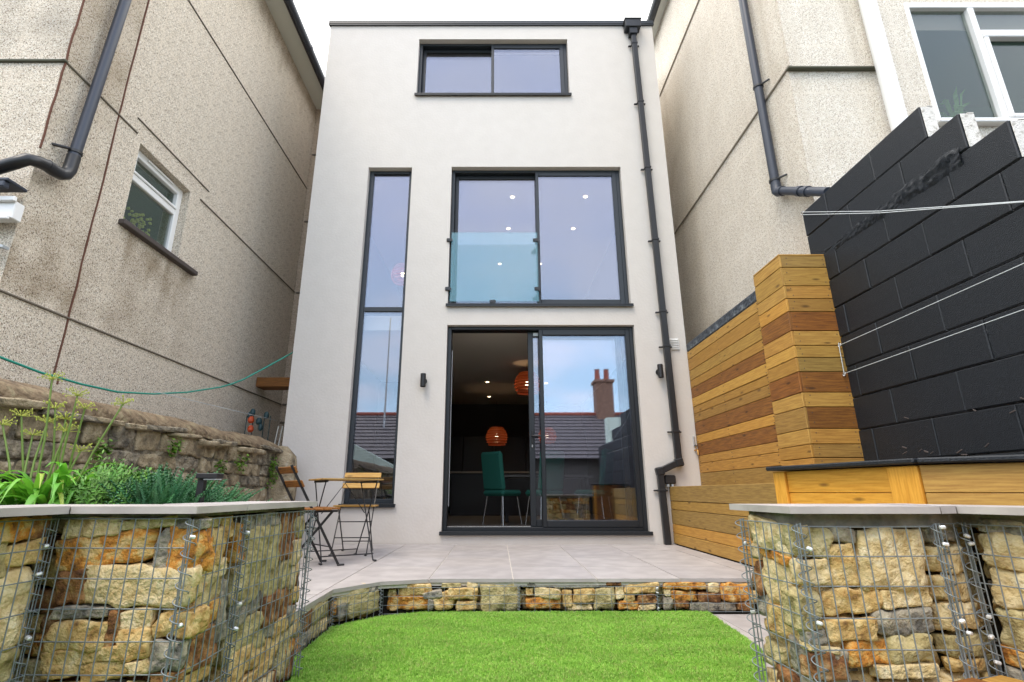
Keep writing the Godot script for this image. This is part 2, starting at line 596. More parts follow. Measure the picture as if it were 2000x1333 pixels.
# one stone on a panel that runs from p0 to p1 as (x, z): along, height, width, height, tilt, tone
func panel_stone(p0: Vector2, p1: Vector2, q: Array, parent: Node3D, deep := 0.0, cell := 6) -> void:
	var e2 := (p1 - p0).normalized()
	var e := Vector3(e2.x, 0, e2.y)
	var n := Vector3(-e.z, 0, e.x)
	var w: float = q[2] / 1000.0
	var h: float = q[3] / 1000.0
	var d := clampf(minf(w, h) * rr(0.9, 1.3), 0.05, 0.16)
	var at: Vector3 = Vector3(p0.x, 0, p0.y) + e * (q[0] / 1000.0) + UPV * (q[1] / 1000.0) - n * (d * 0.5 + 0.004 + deep + rr(0, .012))
	var o := inst("stone", stone_mesh(w * 1.0, h * 1.02, d, cell, M["stone_%d" % q[5]]), at, parent)
	o.basis = Basis(e, UPV, n) * Basis(Vector3(0, 0, 1), deg_to_rad(q[4])) * Basis(UPV, rr(-.06, .06)) * Basis(Vector3(1, 0, 0), rr(-.06, .06))

# rows of stones where the photograph shows none
func fill_stones(p0: Vector2, p1: Vector2, y0: float, y1: float, s0: float, s1: float, parent: Node3D, deep := 0.0, hmin := 0.05, hmax := 0.11) -> void:
	var y := y0
	while y < y1 - 0.02:
		var h := minf(rr(hmin, hmax), y1 - y)
		var s := s0
		while s < s1 - 0.02:
			var w := minf(rr(0.09, 0.24), s1 - s)
			panel_stone(p0, p1, [(s + w * .5) * 1000, (y + h * .5) * 1000, w * 980, h * 960, rr(-4, 4), [0, 0, 3, 5, 2, 4, 1, 3][rng.randi() % 8]], parent, deep, 4)
			s += w
		y += h

func wire_panel(p0: Vector2, p1: Vector2, y0: float, top: float, dv: float, dh: float, parent: Node3D, out := 0.012, r := 0.002) -> void:
	var e2 := (p1 - p0).normalized()
	var e := Vector3(e2.x, 0, e2.y)
	var n := Vector3(-e.z, 0, e.x)
	var ln := p0.distance_to(p1)
	var b := Vector3(p0.x, 0, p0.y) + n * out
	var m := MB.new()
	var c := maxi(1, int(round(ln / dv)))
	for i in c + 1:
		var s := ln * i / c
		var wob := rr(-.0035, .0035)
		m.tube([b + e * s + UPV * y0 + n * .002, b + e * (s + wob) + UPV * ((y0 + top) * .5) + n * (.002 + rr(0, .004)), b + e * s + UPV * top + n * .002], r, 5)
	var y := top
	while y > y0 - 0.001:
		var mid := b + e * ln * .5 + UPV * (y + rr(-.003, .003)) + n * rr(-.003, .003)
		m.tube([b + UPV * y - e * .004, mid, b + e * (ln + .004) + UPV * y], r, 5)
		y -= dh
	obj("wire_mesh", m, M.galvanised, parent)

func coil(p: Vector2, y0: float, y1: float, r: float, pitch: float, parent: Node3D, lean := Vector2.ZERO) -> void:
	var pts := []
	var turns := (y1 - y0) / pitch
	var steps := int(turns * 12)
	var ph := rr(0, TAU)
	for i in steps + 1:
		var t := float(i) / steps
		var a := ph + TAU * turns * t
		pts.append(Vector3(p.x + cos(a) * r + lean.x * t, lerpf(y0, y1, t), p.y + sin(a) * r + lean.y * t))
	var m := MB.new()
	m.tube(pts, 0.0019, 5)
	obj("coil", m, M.galvanised, parent)

func clips(p: Vector2, ys: Array, parent: Node3D) -> void:
	for y in ys:
		var m := MB.new()
		var at := Vector3(p.x + rr(-.006, .006), y, p.y + rr(-.006, .006))
		m.box(at, Vector3(.017, .011, .013), .003, Basis(Vector3(0, 0, 1), rr(-.5, .5)) * Basis(UPV, rr(-1, 1)))
		obj("clip", m, M.clip_metal, parent)

func coping(parts: Array, y0: float, y1: float, parent: Node3D) -> void:
	var k := 0
	for pg in parts:
		var m := MB.new()
		m.prism(PackedVector2Array(pg), y0, y1 + (k % 2) * .0012)
		obj("coping_slab", m, M["porcelain_%d" % (k % 3)], parent)
		k += 1

# ---------------------------------------------------------------- main
func _ready() -> void:
	rng.seed = 20240611
	nz.seed = 77
	nz.frequency = 1.0
	nz.fractal_octaves = 3
	var cam := Camera3D.new()
	cam.name = "camera"
	cam.projection = Camera3D.PROJECTION_FRUSTUM
	cam.near = 0.05
	cam.far = 400.0
	cam.size = 2.0 * 0.05 * 666.5 / 1005.0
	cam.frustum_offset = Vector2(0.05 * 28.0 / 1005.0, 0)
	cam.position = Vector3(0, 0.8, 6.5)
	cam.rotation_degrees = Vector3(16.4, 0, 0)
	cam.current = true
	add_child(cam)
	var we := WorldEnvironment.new()
	we.name = "environment"
	var env := Environment.new()
	env.background_mode = Environment.BG_SKY
	var sky := Sky.new()
	var pano := PanoramaSkyMaterial.new()
	pano.panorama = sky_image()
	sky.sky_material = pano
	env.sky = sky
	env.background_energy_multiplier = 1.0
	env.tonemap_mode = Environment.TONE_MAPPER_LINEAR
	env.tonemap_exposure = 1.85
	env.sdfgi_enabled = true
	env.ssao_enabled = true
	env.ssil_enabled = true
	we.environment = env
	add_child(we)
	var sun := DirectionalLight3D.new()
	sun.name = "sun"
	sun.light_energy = 0.42
	sun.light_angular_distance = 24.0
	sun.light_color = Color(1.0, 0.95, 0.87)
	sun.shadow_enabled = true
	sun.rotation_degrees = Vector3(-58, -35, 0)
	add_child(sun)
	make_materials()
	ground()
	white_house()
	left_house()
	right_house()
	block_wall()
	timber_cladding()
	garden_wall()
	patio()
	left_gabion()
	right_gabion()
	low_gabion()
	lawn()
	furniture()
	fittings()
	planting()
	alley()
	beyond()

func sky_image() -> ImageTexture:
	var W := 768
	var H := 384
	var im := Image.create(W, H, false, Image.FORMAT_RGBF)
	var f := FastNoiseLite.new()
	f.seed = 12
	f.frequency = 0.55
	f.fractal_octaves = 5
	for y in H:
		var el := PI * (0.5 - (y + 0.5) / H)
		for x in W:
			var az := TAU * (x + 0.5) / W
			var d := Vector3(sin(az) * cos(el), sin(el), -cos(az) * cos(el))
			var up := maxf(d.y, 0.0)
			var p := Vector2(d.x, d.z) / (up + 0.28)
			var c := smoothstep(-0.22, 0.42, 0.8 * f.get_noise_2d(p.x * 1.6 + 3.0, p.y * 2.2) + 0.5 * f.get_noise_2d(p.x * 4.5, p.y * 7.0 + 9.0))
			var blue := Color(0.60, 0.98, 1.20).lerp(Color(0.88, 0.97, 1.24), smoothstep(0.12, 0.55, up))
			var cloud := Color(1.12, 1.20, 1.30).lerp(Color(1.06, 1.09, 1.22), smoothstep(0.1, 0.6, up))
			var back := blue.lerp(cloud, 0.22 + 0.70 * c)
			var front := Color(2.15, 2.13, 2.10)
			var k := smoothstep(-0.72, 0.30, -d.z / maxf(0.35, sqrt(d.x * d.x + d.z * d.z)))
			im.set_pixel(x, y, back.lerp(front, k))
	return ImageTexture.create_from_image(im)

func ground() -> void:
	var m := MB.new()
	m.span(Vector3(-60, -.5, -60), Vector3(60, -.06, 60))
	struct(obj("ground", m, M.soil))

# ---------------------------------------------------------------- the white house
func white_house() -> void:
	var h := thing("white_house", "white rendered three storey infill house with dark framed glazing at the back of the garden", "house", Vector3(0, 0, 0))
	var w := MB.new()
	var holes := [[-1.25, 6.64, 1.107, 7.725], [-1.887, .655, -1.252, 5.362], [-.674, 3.215, 1.797, 5.372], [-.67, .34, 1.813, 2.937]]
	var stain := func(s: float, t: float) -> Color:
		var n := nz.get_noise_2d(s * 1.7, t * 1.7)
		var low: float = smoothstep(.9, .2, t) * (.5 + n) * .24
		var pipe: float = exp(-pow((s - 2.12) / .09, 2.0)) * smoothstep(5.8, 7.8, t) * .07
		var sl := 0.0
		for e in [[-1.25, 1.107, 6.63], [-.674, 1.797, 3.2]]:
			if t < e[2] and s > e[0] - .1 and s < e[1] + .1:
				sl += smoothstep(e[2] - .9, e[2], t) * maxf(0.0, nz.get_noise_2d(s * 9.0, 3.0 + t * .4)) * .10
		return Color(1, 1, 1).lerp(Color(.74, .64, .52), clampf(low + pipe + sl, 0, 1))
	w.slab(Vector3.ZERO, Vector3(1, 0, 0), UPV, Vector3(0, 0, 1), [-2.68, -.1, 2.478, 8.0], holes, .3, .25, stain)
	obj("wall", w, M.render_white, h)
	var sh := MB.new()
	sh.span(Vector3(-2.68, -.1, -7.5), Vector3(-2.4, 8.0, -.302))
	sh.span(Vector3(2.2, -.1, -7.5), Vector3(2.478, 8.0, -.302))
	sh.span(Vector3(-2.4, -.1, -7.5), Vector3(2.2, 8.0, -7.2))
	obj("outer_wall", sh, M.render_white, h)
	var rf := MB.new()
	rf.span(Vector3(-2.38, 7.78, -7.18), Vector3(2.18, 7.98, -.31))
	obj("roof", rf, M.anthracite, h)
	var tr := MB.new()
	tr.span(Vector3(-2.71, 8.003, -.33), Vector3(2.50, 8.075, .035), .006)
	tr.span(Vector3(-2.71, 7.985, .006), Vector3(2.50, 8.002, .03))
	obj("parapet_trim", tr, M.anthracite, h)
	# rooms
	var fl := MB.new()
	fl.span(Vector3(-2.38, .12, -7.18), Vector3(2.18, .33, -.31))
	obj("floor", fl, M.floor_grey, h)
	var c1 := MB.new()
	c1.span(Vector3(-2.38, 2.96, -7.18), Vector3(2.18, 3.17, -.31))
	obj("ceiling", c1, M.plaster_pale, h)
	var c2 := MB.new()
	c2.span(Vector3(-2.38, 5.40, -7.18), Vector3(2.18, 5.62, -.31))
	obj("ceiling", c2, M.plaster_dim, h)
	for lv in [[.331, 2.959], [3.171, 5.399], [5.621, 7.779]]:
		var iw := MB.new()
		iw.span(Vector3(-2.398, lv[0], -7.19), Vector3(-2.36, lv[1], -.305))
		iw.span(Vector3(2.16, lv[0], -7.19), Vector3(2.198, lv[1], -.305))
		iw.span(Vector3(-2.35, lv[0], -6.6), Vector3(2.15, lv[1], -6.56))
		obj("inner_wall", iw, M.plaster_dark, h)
	for z in [-.3, -3.5, -6.9]:
		var lin := MB.new()
		lin.span(Vector3(-2.35, .4, z - .02), Vector3(-1.1 if z < -.4 else -2.34, 2.9, z - .012))
		if z < -.4:
			obj("partition", lin, M.plaster_dark, h)
	window_unit(h, "window", holes[0], true)
	window_unit(h, "window", holes[2], true)
	slit_window(h, holes[1])
	patio_door(h, holes[3])
	juliet(h)

func sill(parent: Node3D, a: float, b: float, y: float) -> void:
	var m := MB.new()
	m.span(Vector3(a - .022, y - .004, -.14), Vector3(b + .022, y + .012, .045), .003)
	m.span(Vector3(a - .022, y - .03, .032), Vector3(b + .022, y - .004, .045), .003)
	obj("sill", m, M.anthracite_dark, parent)

func frame_ring(mb: MB, a: Vector3, b: Vector3, l: float, r: float, bt: float, tp: float) -> void:
	mb.span(Vector3(a.x, a.y, a.z), Vector3(a.x + l, b.y, b.z), .004)
	mb.span(Vector3(b.x - r, a.y, a.z), Vector3(b.x, b.y, b.z), .004)
	mb.span(Vector3(a.x + l, a.y, a.z), Vector3(b.x - r, a.y + bt, b.z), .004)
	mb.span(Vector3(a.x + l, b.y - tp, a.z), Vector3(b.x - r, b.y, b.z), .004)

# sealed double glazing: two sheets 18 mm apart
func glazing(a: Vector2, b: Vector2, z: float, parent: Node3D) -> void:
	var m := MB.new()
	m.span(Vector3(a.x, a.y, z), Vector3(b.x, b.y, z + .006))
	obj("pane", m, M.coated_glass, parent)
	var q := MB.new()
	q.span(Vector3(a.x, a.y, z - .026), Vector3(b.x, b.y, z - .020))
	obj("inner_pane", q, M.window_glass, parent)

func window_unit(h: Node3D, called: String, r: Array, _slide: bool) -> void:
	var x0: float = r[0] + .004
	var x1: float = r[2] - .004
	var y0: float = r[1] + .012
	var y1: float = r[3] - .004
	var f := MB.new()
	frame_ring(f, Vector3(x0, y0, -.22), Vector3(x1, y1, -.085), .045, .05, .04, .035)
	var win := obj(called, f, M.anthracite, h)
	sill(win, r[0], r[2], r[1])
	var mid := (x0 + x1) * .5 - .008 if y1 > 7 else .575
	# inner leaf on the left, outer leaf on the right
	var a := MB.new()
	frame_ring(a, Vector3(x0 + .046, y0 + .041, -.205), Vector3(mid + .02, y1 - .036, -.165), .05, .04, .03, .06)
	var la := obj("sliding_leaf", a, M.anthracite_dark, win)
	glazing(Vector2(x0 + .09, y0 + .066), Vector2(mid, y1 - .09), -.18, win)
	var b := MB.new()
	frame_ring(b, Vector3(mid - .022, y0 + .041, -.15), Vector3(x1 - .051, y1 - .036, -.078), .045, .065, .06, .06)
	obj("fixed_leaf", b, M.anthracite, win)
	glazing(Vector2(mid + .016, y0 + .09), Vector2(x1 - .108, y1 - .088), -.1, win)
	la.position.z += 0.0

func slit_window(h: Node3D, r: Array) -> void:
	var x0: float = r[0] + .004
	var x1: float = r[2] - .004
	var y0: float = r[1] + .012
	var y1: float = r[3] - .004
	var f := MB.new()
	frame_ring(f, Vector3(x0, y0, -.17), Vector3(x1, y1, -.09), .06, .045, .055, .045)
	f.span(Vector3(x0 + .06, 3.16, -.168), Vector3(x1 - .045, 3.225, -.092), .004)
	var win := obj("slit_window", f, M.anthracite, h)
	sill(win, r[0], r[2], r[1])
	glazing(Vector2(x0 + .055, y0 + .05), Vector2(x1 - .04, 3.165), -.12, win)
	glazing(Vector2(x0 + .055, 3.22), Vector2(x1 - .04, y1 - .04), -.12, win)

func patio_door(h: Node3D, r: Array) -> void:
	var x0: float = r[0] + .004
	var x1: float = r[2] - .004
	var y0: float = r[1] + .012
	var y1: float = r[3] - .004
	var f := MB.new()
	frame_ring(f, Vector3(x0, y0, -.24), Vector3(x1, y1, -.07), .05, .05, .045, .04)
	var d := obj("patio_door", f, M.anthracite_dark, h)
	sill(d, r[0], r[2], r[1] + .002)
	var b := MB.new()
	frame_ring(b, Vector3(.548, y0 + .046, -.14), Vector3(x1 - .051, y1 - .041, -.064), .05, .055, .075, .075)
	obj("fixed_leaf", b, M.anthracite_dark, d)
	glazing(Vector2(.592, y0 + .115), Vector2(x1 - .1, y1 - .11), -.1, d)
	var s := MB.new()
	frame_ring(s, Vector3(.405, y0 + .046, -.225), Vector3(1.66, y1 - .041, -.16), .072, .07, .08, .075)
	var sl := obj("sliding_leaf", s, M.anthracite_dark, d)
	glazing(Vector2(.47, y0 + .12), Vector2(1.6, y1 - .11), -.19, d)
	var hd := MB.new()
	hd.span(Vector3(.43, 1.40, -.158), Vector3(.455, 1.56, -.148), .003)
	hd.tube([Vector3(.442, 1.49, -.15), Vector3(.442, 1.49, -.10), Vector3(.55, 1.487, -.10)], .009, 8)
	obj("handle", hd, M.black_metal, sl)
	var kp := MB.new()
	kp.box(Vector3(.442, 1.365, -.15), Vector3(.018, .035, .012), .004)
	obj("lock", kp, M.steel, sl)
	part_box("brush_seal", Vector3(x0 + .052, y0 + .28, -.2), Vector3(x0 + .060, y1 - .3, -.19), M.brush_seal, d, .001, 1)
	part_box("threshold", Vector3(x0 + .052, y0 + .046, -.19), Vector3(.40, y0 + .054, -.10), M.steel, d, .001)
	part_box("trickle_vent", Vector3(.478, y1 - .105, -.158), Vector3(.545, y1 - .06, -.15), M.wire_pale, d, .002)

func juliet(h: Node3D) -> void:
	var m := MB.new()
	m.span(Vector3(-.645, 3.265, .0), Vector3(.555, 4.298, .014), .002)
	var g := obj("balcony_glass", m, M.balcony_glass, h)
	for p in [[-.655, 4.178], [.55, 4.178], [-.655, 3.448], [.555, 3.448], [-.05, 3.26]]:
		var c := MB.new()
		c.tube([Vector3(p[0], p[1], -.09), Vector3(p[0], p[1], .028)], .026, 14)
		c.box(Vector3(p[0] - .02, p[1], .012), Vector3(.075, .052, .03), .008)
		obj("clamp", c, M.black_plastic, g)

# ---------------------------------------------------------------- neighbours
func casement(parent: Node3D, glass_mat: Material) -> void:
	pass

func left_house() -> void:
	var h := thing("pebbledashed_house", "beige pebbledashed neighbouring house on the left with a white window and dark downpipe", "house", Vector3(-3.6, 0, 3.05))
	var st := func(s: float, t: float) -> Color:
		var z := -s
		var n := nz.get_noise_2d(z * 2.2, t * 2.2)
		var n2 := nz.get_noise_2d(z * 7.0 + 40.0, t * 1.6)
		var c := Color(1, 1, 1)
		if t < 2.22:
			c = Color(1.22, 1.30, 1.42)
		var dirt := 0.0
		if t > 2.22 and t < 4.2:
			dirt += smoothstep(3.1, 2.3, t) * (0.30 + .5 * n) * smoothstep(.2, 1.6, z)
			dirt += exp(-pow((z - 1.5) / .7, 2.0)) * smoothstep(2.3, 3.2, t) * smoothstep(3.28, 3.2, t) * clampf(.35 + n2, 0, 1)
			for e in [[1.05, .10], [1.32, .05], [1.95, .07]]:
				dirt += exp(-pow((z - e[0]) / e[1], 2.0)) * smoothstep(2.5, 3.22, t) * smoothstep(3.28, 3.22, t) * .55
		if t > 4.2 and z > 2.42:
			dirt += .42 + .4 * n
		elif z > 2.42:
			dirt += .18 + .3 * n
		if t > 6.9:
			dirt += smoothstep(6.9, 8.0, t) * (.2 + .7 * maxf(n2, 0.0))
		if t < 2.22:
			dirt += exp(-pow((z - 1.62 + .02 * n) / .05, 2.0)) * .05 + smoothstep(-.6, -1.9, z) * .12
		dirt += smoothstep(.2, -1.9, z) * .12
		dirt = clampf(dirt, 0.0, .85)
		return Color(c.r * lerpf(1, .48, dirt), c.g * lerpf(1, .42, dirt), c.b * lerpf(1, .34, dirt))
	var w := MB.new()
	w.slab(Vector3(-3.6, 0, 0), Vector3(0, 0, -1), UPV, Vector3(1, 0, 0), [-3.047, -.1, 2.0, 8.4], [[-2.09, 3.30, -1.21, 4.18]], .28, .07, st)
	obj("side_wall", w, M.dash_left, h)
	var fr := MB.new()
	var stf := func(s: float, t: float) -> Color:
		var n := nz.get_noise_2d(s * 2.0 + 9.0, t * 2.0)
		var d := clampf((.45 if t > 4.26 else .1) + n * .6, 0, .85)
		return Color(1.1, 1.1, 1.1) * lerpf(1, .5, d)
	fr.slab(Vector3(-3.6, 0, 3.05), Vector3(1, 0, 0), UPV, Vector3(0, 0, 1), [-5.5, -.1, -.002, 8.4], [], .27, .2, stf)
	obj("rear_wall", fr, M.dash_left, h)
	var far := MB.new()
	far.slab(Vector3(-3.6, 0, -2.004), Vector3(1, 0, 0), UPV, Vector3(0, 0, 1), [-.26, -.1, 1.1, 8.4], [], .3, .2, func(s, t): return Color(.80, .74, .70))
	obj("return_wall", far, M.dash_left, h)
	# bell-cast beads over each panel of dash
	for e in [[2.192, 2.208, -1.99, 3.072], [6.282, 6.298, -1.99, 3.072], [4.192, 4.208, -1.99, 1.02], [4.232, 4.248, 2.16, 3.072], [4.387, 4.400, .88, 2.2]]:
		part_box("bead", Vector3(-3.62, e[0], e[2]), Vector3(-3.586, e[1], e[3]), M.bead_dark, h, .004, 2)
	part_box("bead", Vector3(-9.0, 4.228, 3.04), Vector3(-3.579, 4.252, 3.072), M.bead_green, h, .005)
	for e in [[2.2, 1.0], [4.19, 1.0], [5.6, .3], [7.04, .3], [1.9, .25]]:
		part_box("bead", Vector3(-3.576, e[0] - .012, -2.02), Vector3(-3.57 + 1.05 * e[1], e[0] + .012, -1.978), M.bead_dark, h, .004)
	# the old corner joints show as rusty, uneven lines
	for l in [[Vector3(-3.598, 0.0, 2.43), Vector3(-3.598, 8.3, 2.40)], [Vector3(-3.598, 3.4, 3.05), Vector3(-3.598, 8.3, 3.05)]]:
		var pts := []
		for i in 41:
			pts.append(l[0].lerp(l[1], i / 40.0) + Vector3(rr(-.002, .003), 0, rr(-.006, .006)))
		var rb := MB.new()
		rb.tube(pts, .009, 5)
		obj("rust_line", rb, M.bead_rust, h)
	# window
	var f := MB.new()
	var X := -3.685
	for e in [[1.21, 3.32, 1.285, 4.18], [2.03, 3.32, 2.09, 4.18], [1.286, 3.32, 2.029, 3.375], [1.286, 4.11, 2.029, 4.18], [1.286, 3.83, 2.029, 3.90]]:
		f.span(Vector3(X - .06, e[1], e[0]), Vector3(X, e[3], e[2]), .006)
	var win := obj("window", f, M.white_plastic, h)
	var sa := MB.new()
	for e in [[1.277, 3.901, 1.31, 4.114], [1.99, 3.901, 2.023, 4.114], [1.311, 3.901, 1.989, 3.93], [1.311, 4.085, 1.989, 4.114]]:
		sa.span(Vector3(X - .045, e[1], e[0]), Vector3(X + .014, e[3], e[2]), .006)
	obj("sash", sa, M.white_plastic, win)
	part_box("trickle_vent", Vector3(X + .001, 4.135, 1.42), Vector3(X + .02, 4.16, 1.85), M.white_plastic, win, .004, 2)
	for e in [[3.38, 3.845], [3.925, 4.09]]:
		var g := MB.new()
		g.span(Vector3(X - .035, e[0], 1.27), Vector3(X - .028, e[1], 2.03))
		obj("pane", g, M.old_glass, win)
	var back := MB.new()
	back.span(Vector3(-5.2, 3.0, .8), Vector3(-5.15, 4.8, 2.6))
	back.span(Vector3(-5.14, 3.0, .75), Vector3(-3.883, 4.8, .8))
	back.span(Vector3(-5.14, 3.0, 2.6), Vector3(-3.883, 4.8, 2.65))
	back.span(Vector3(-5.14, 4.75, .801), Vector3(-3.883, 4.8, 2.599))
	back.span(Vector3(-5.14, 3.0, .801), Vector3(-3.883, 3.05, 2.599))
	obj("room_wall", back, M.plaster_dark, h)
	var ls := MB.new()
	ls.span(Vector3(-3.72, 3.245, .90), Vector3(-3.535, 3.30, 2.14), .008)
	obj("sill", ls, M.slate_sill, h)
	# potted flowers that stand inside on the window board
	var pt := thing("window_flowers", "pot of pale and yellow flowers inside the left house's window", "flowers", Vector3(-3.86, 3.33, 1.62))
	var pot := MB.new()
	pot.lathe(Vector3(-3.86, 3.33, 1.62), [Vector2(0.001, 0), Vector2(.05, 0), Vector2(.065, .11), Vector2(.055, .11), Vector2(.05, .09)], 14)
	obj("pot", pot, M.copper, pt)
	var fl := MB.new()
	for i in 46:
		var p := Vector3(-3.84, 3.56, 1.62) + Vector3(rr(-.08, .08), rr(-.09, .12), rr(-.15, .13))
		fl.box(p, Vector3(.03, .02, .03), .006, Basis(Vector3(1, 0, 0), rr(0, 3)))
	obj("blossom", fl, M.flower, pt)
	# eaves
	var so := MB.new()
	so.span(Vector3(-3.62, 8.10, -2.0), Vector3(-3.27, 8.13, 3.3))
	obj("soffit", so, M.painted_white, h)
	var ro := MB.new()
	ro.poly([Vector3(-3.22, 8.17, -2), Vector3(-3.22, 8.17, 3.3), Vector3(-6.3, 10.2, 3.3), Vector3(-6.3, 10.2, -2)], Vector3(-4, 0, 2))
	ro.poly([Vector3(-3.22, 8.14, -2), Vector3(-3.22, 8.14, 3.3), Vector3(-6.3, 10.14, 3.3), Vector3(-6.3, 10.14, -2)], Vector3(-4, 20, 2))
	ro.span(Vector3(-3.27, 8.0, -2.0), Vector3(-3.255, 8.139, 3.3))
	obj("roof", ro, M.roof_slate, h)
	var gu := MB.new()
	gu.tube([Vector3(-3.20, 8.045, -2.05), Vector3(-3.20, 8.045, 3.3)], .058, 12)
	for z in [-1.4, -.5, .4, 1.3, 2.2]:
		gu.tube([Vector3(-3.20, 8.045, z), Vector3(-3.20, 8.045, z + .05)], .066, 12)
	obj("gutter", gu, M.blue_black_plastic, h)
	# downpipe that turns round the corner
	var dp := thing("downpipe", "dark blue-grey round downpipe elbowing round the left house's corner", "downpipe", Vector3(-3.5, 3.3, 2.85))
	var a := MB.new()
	a.tube([Vector3(-3.51, 8.3, 2.60), Vector3(-3.50, 3.36, 2.86)], .043, 18)
	obj("pipe", a, M.blue_black_plastic, dp)
	var c := MB.new()
	c.tube([Vector3(-3.50, 3.46, 2.855), Vector3(-3.50, 3.33, 2.862), Vector3(-3.50, 3.275, 2.885), Vector3(-3.50, 3.245, 2.93), Vector3(-3.50, 3.235, 3.0), Vector3(-3.50, 3.235, 3.06)], .049, 18)
	obj("elbow", c, M.black_plastic, dp)
	var b := MB.new()
	b.tube([Vector3(-3.50, 3.235, 3.05), Vector3(-3.505, 3.22, 3.12), Vector3(-3.53, 3.2, 3.18), Vector3(-3.60, 3.14, 3.21), Vector3(-4.3, 2.86, 3.22)], .046, 18)
	obj("branch_pipe", b, M.black_plastic, dp)
	for y in [3.5, 5.6]:
		var k := MB.new()
		var px := Vector3(-3.5, y, 2.86 - (y - 3.36) * .0526)
		k.tube([px - Vector3(0, .012, 0), px + Vector3(0, .012, 0)], .051, 18)
		k.bar(px + Vector3(0, 0, .055), px + Vector3(-.10, 0, .11), .03, .012)
		obj("bracket", k, M.black_plastic, dp)
	# low roof edge at the corner
	var lt := thing("lean_to_edge", "end of a low lean-to roof with dark gutter and white fascia at left edge", "lean-to", Vector3(-3.7, 2.4, 3.2))
	var g1 := MB.new()
	g1.span(Vector3(-5.0, 2.975, 3.08), Vector3(-3.56, 3.0, 3.25), .006)
	g1.span(Vector3(-5.0, 2.93, 3.20), Vector3(-3.58, 2.975, 3.25), .006)
	obj("gutter", g1, M.blue_black_plastic, lt)
	var f1 := MB.new()
	f1.span(Vector3(-5.0, 2.72, 3.08), Vector3(-3.545, 2.86, 3.16), .006)
	f1.span(Vector3(-5.0, 2.845, 3.161), Vector3(-3.535, 2.885, 3.19), .006)
	f1.span(Vector3(-5.0, 2.70, 3.161), Vector3(-3.55, 2.735, 3.185), .006)
	obj("fascia", f1, M.white_plastic, lt)
	var f2 := MB.new()
	f2.bar(Vector3(-4.6, 2.75, 3.12), Vector3(-3.56, 2.50, 3.12), .05, .02)
	obj("flashing", f2, M.grey_plastic, lt)

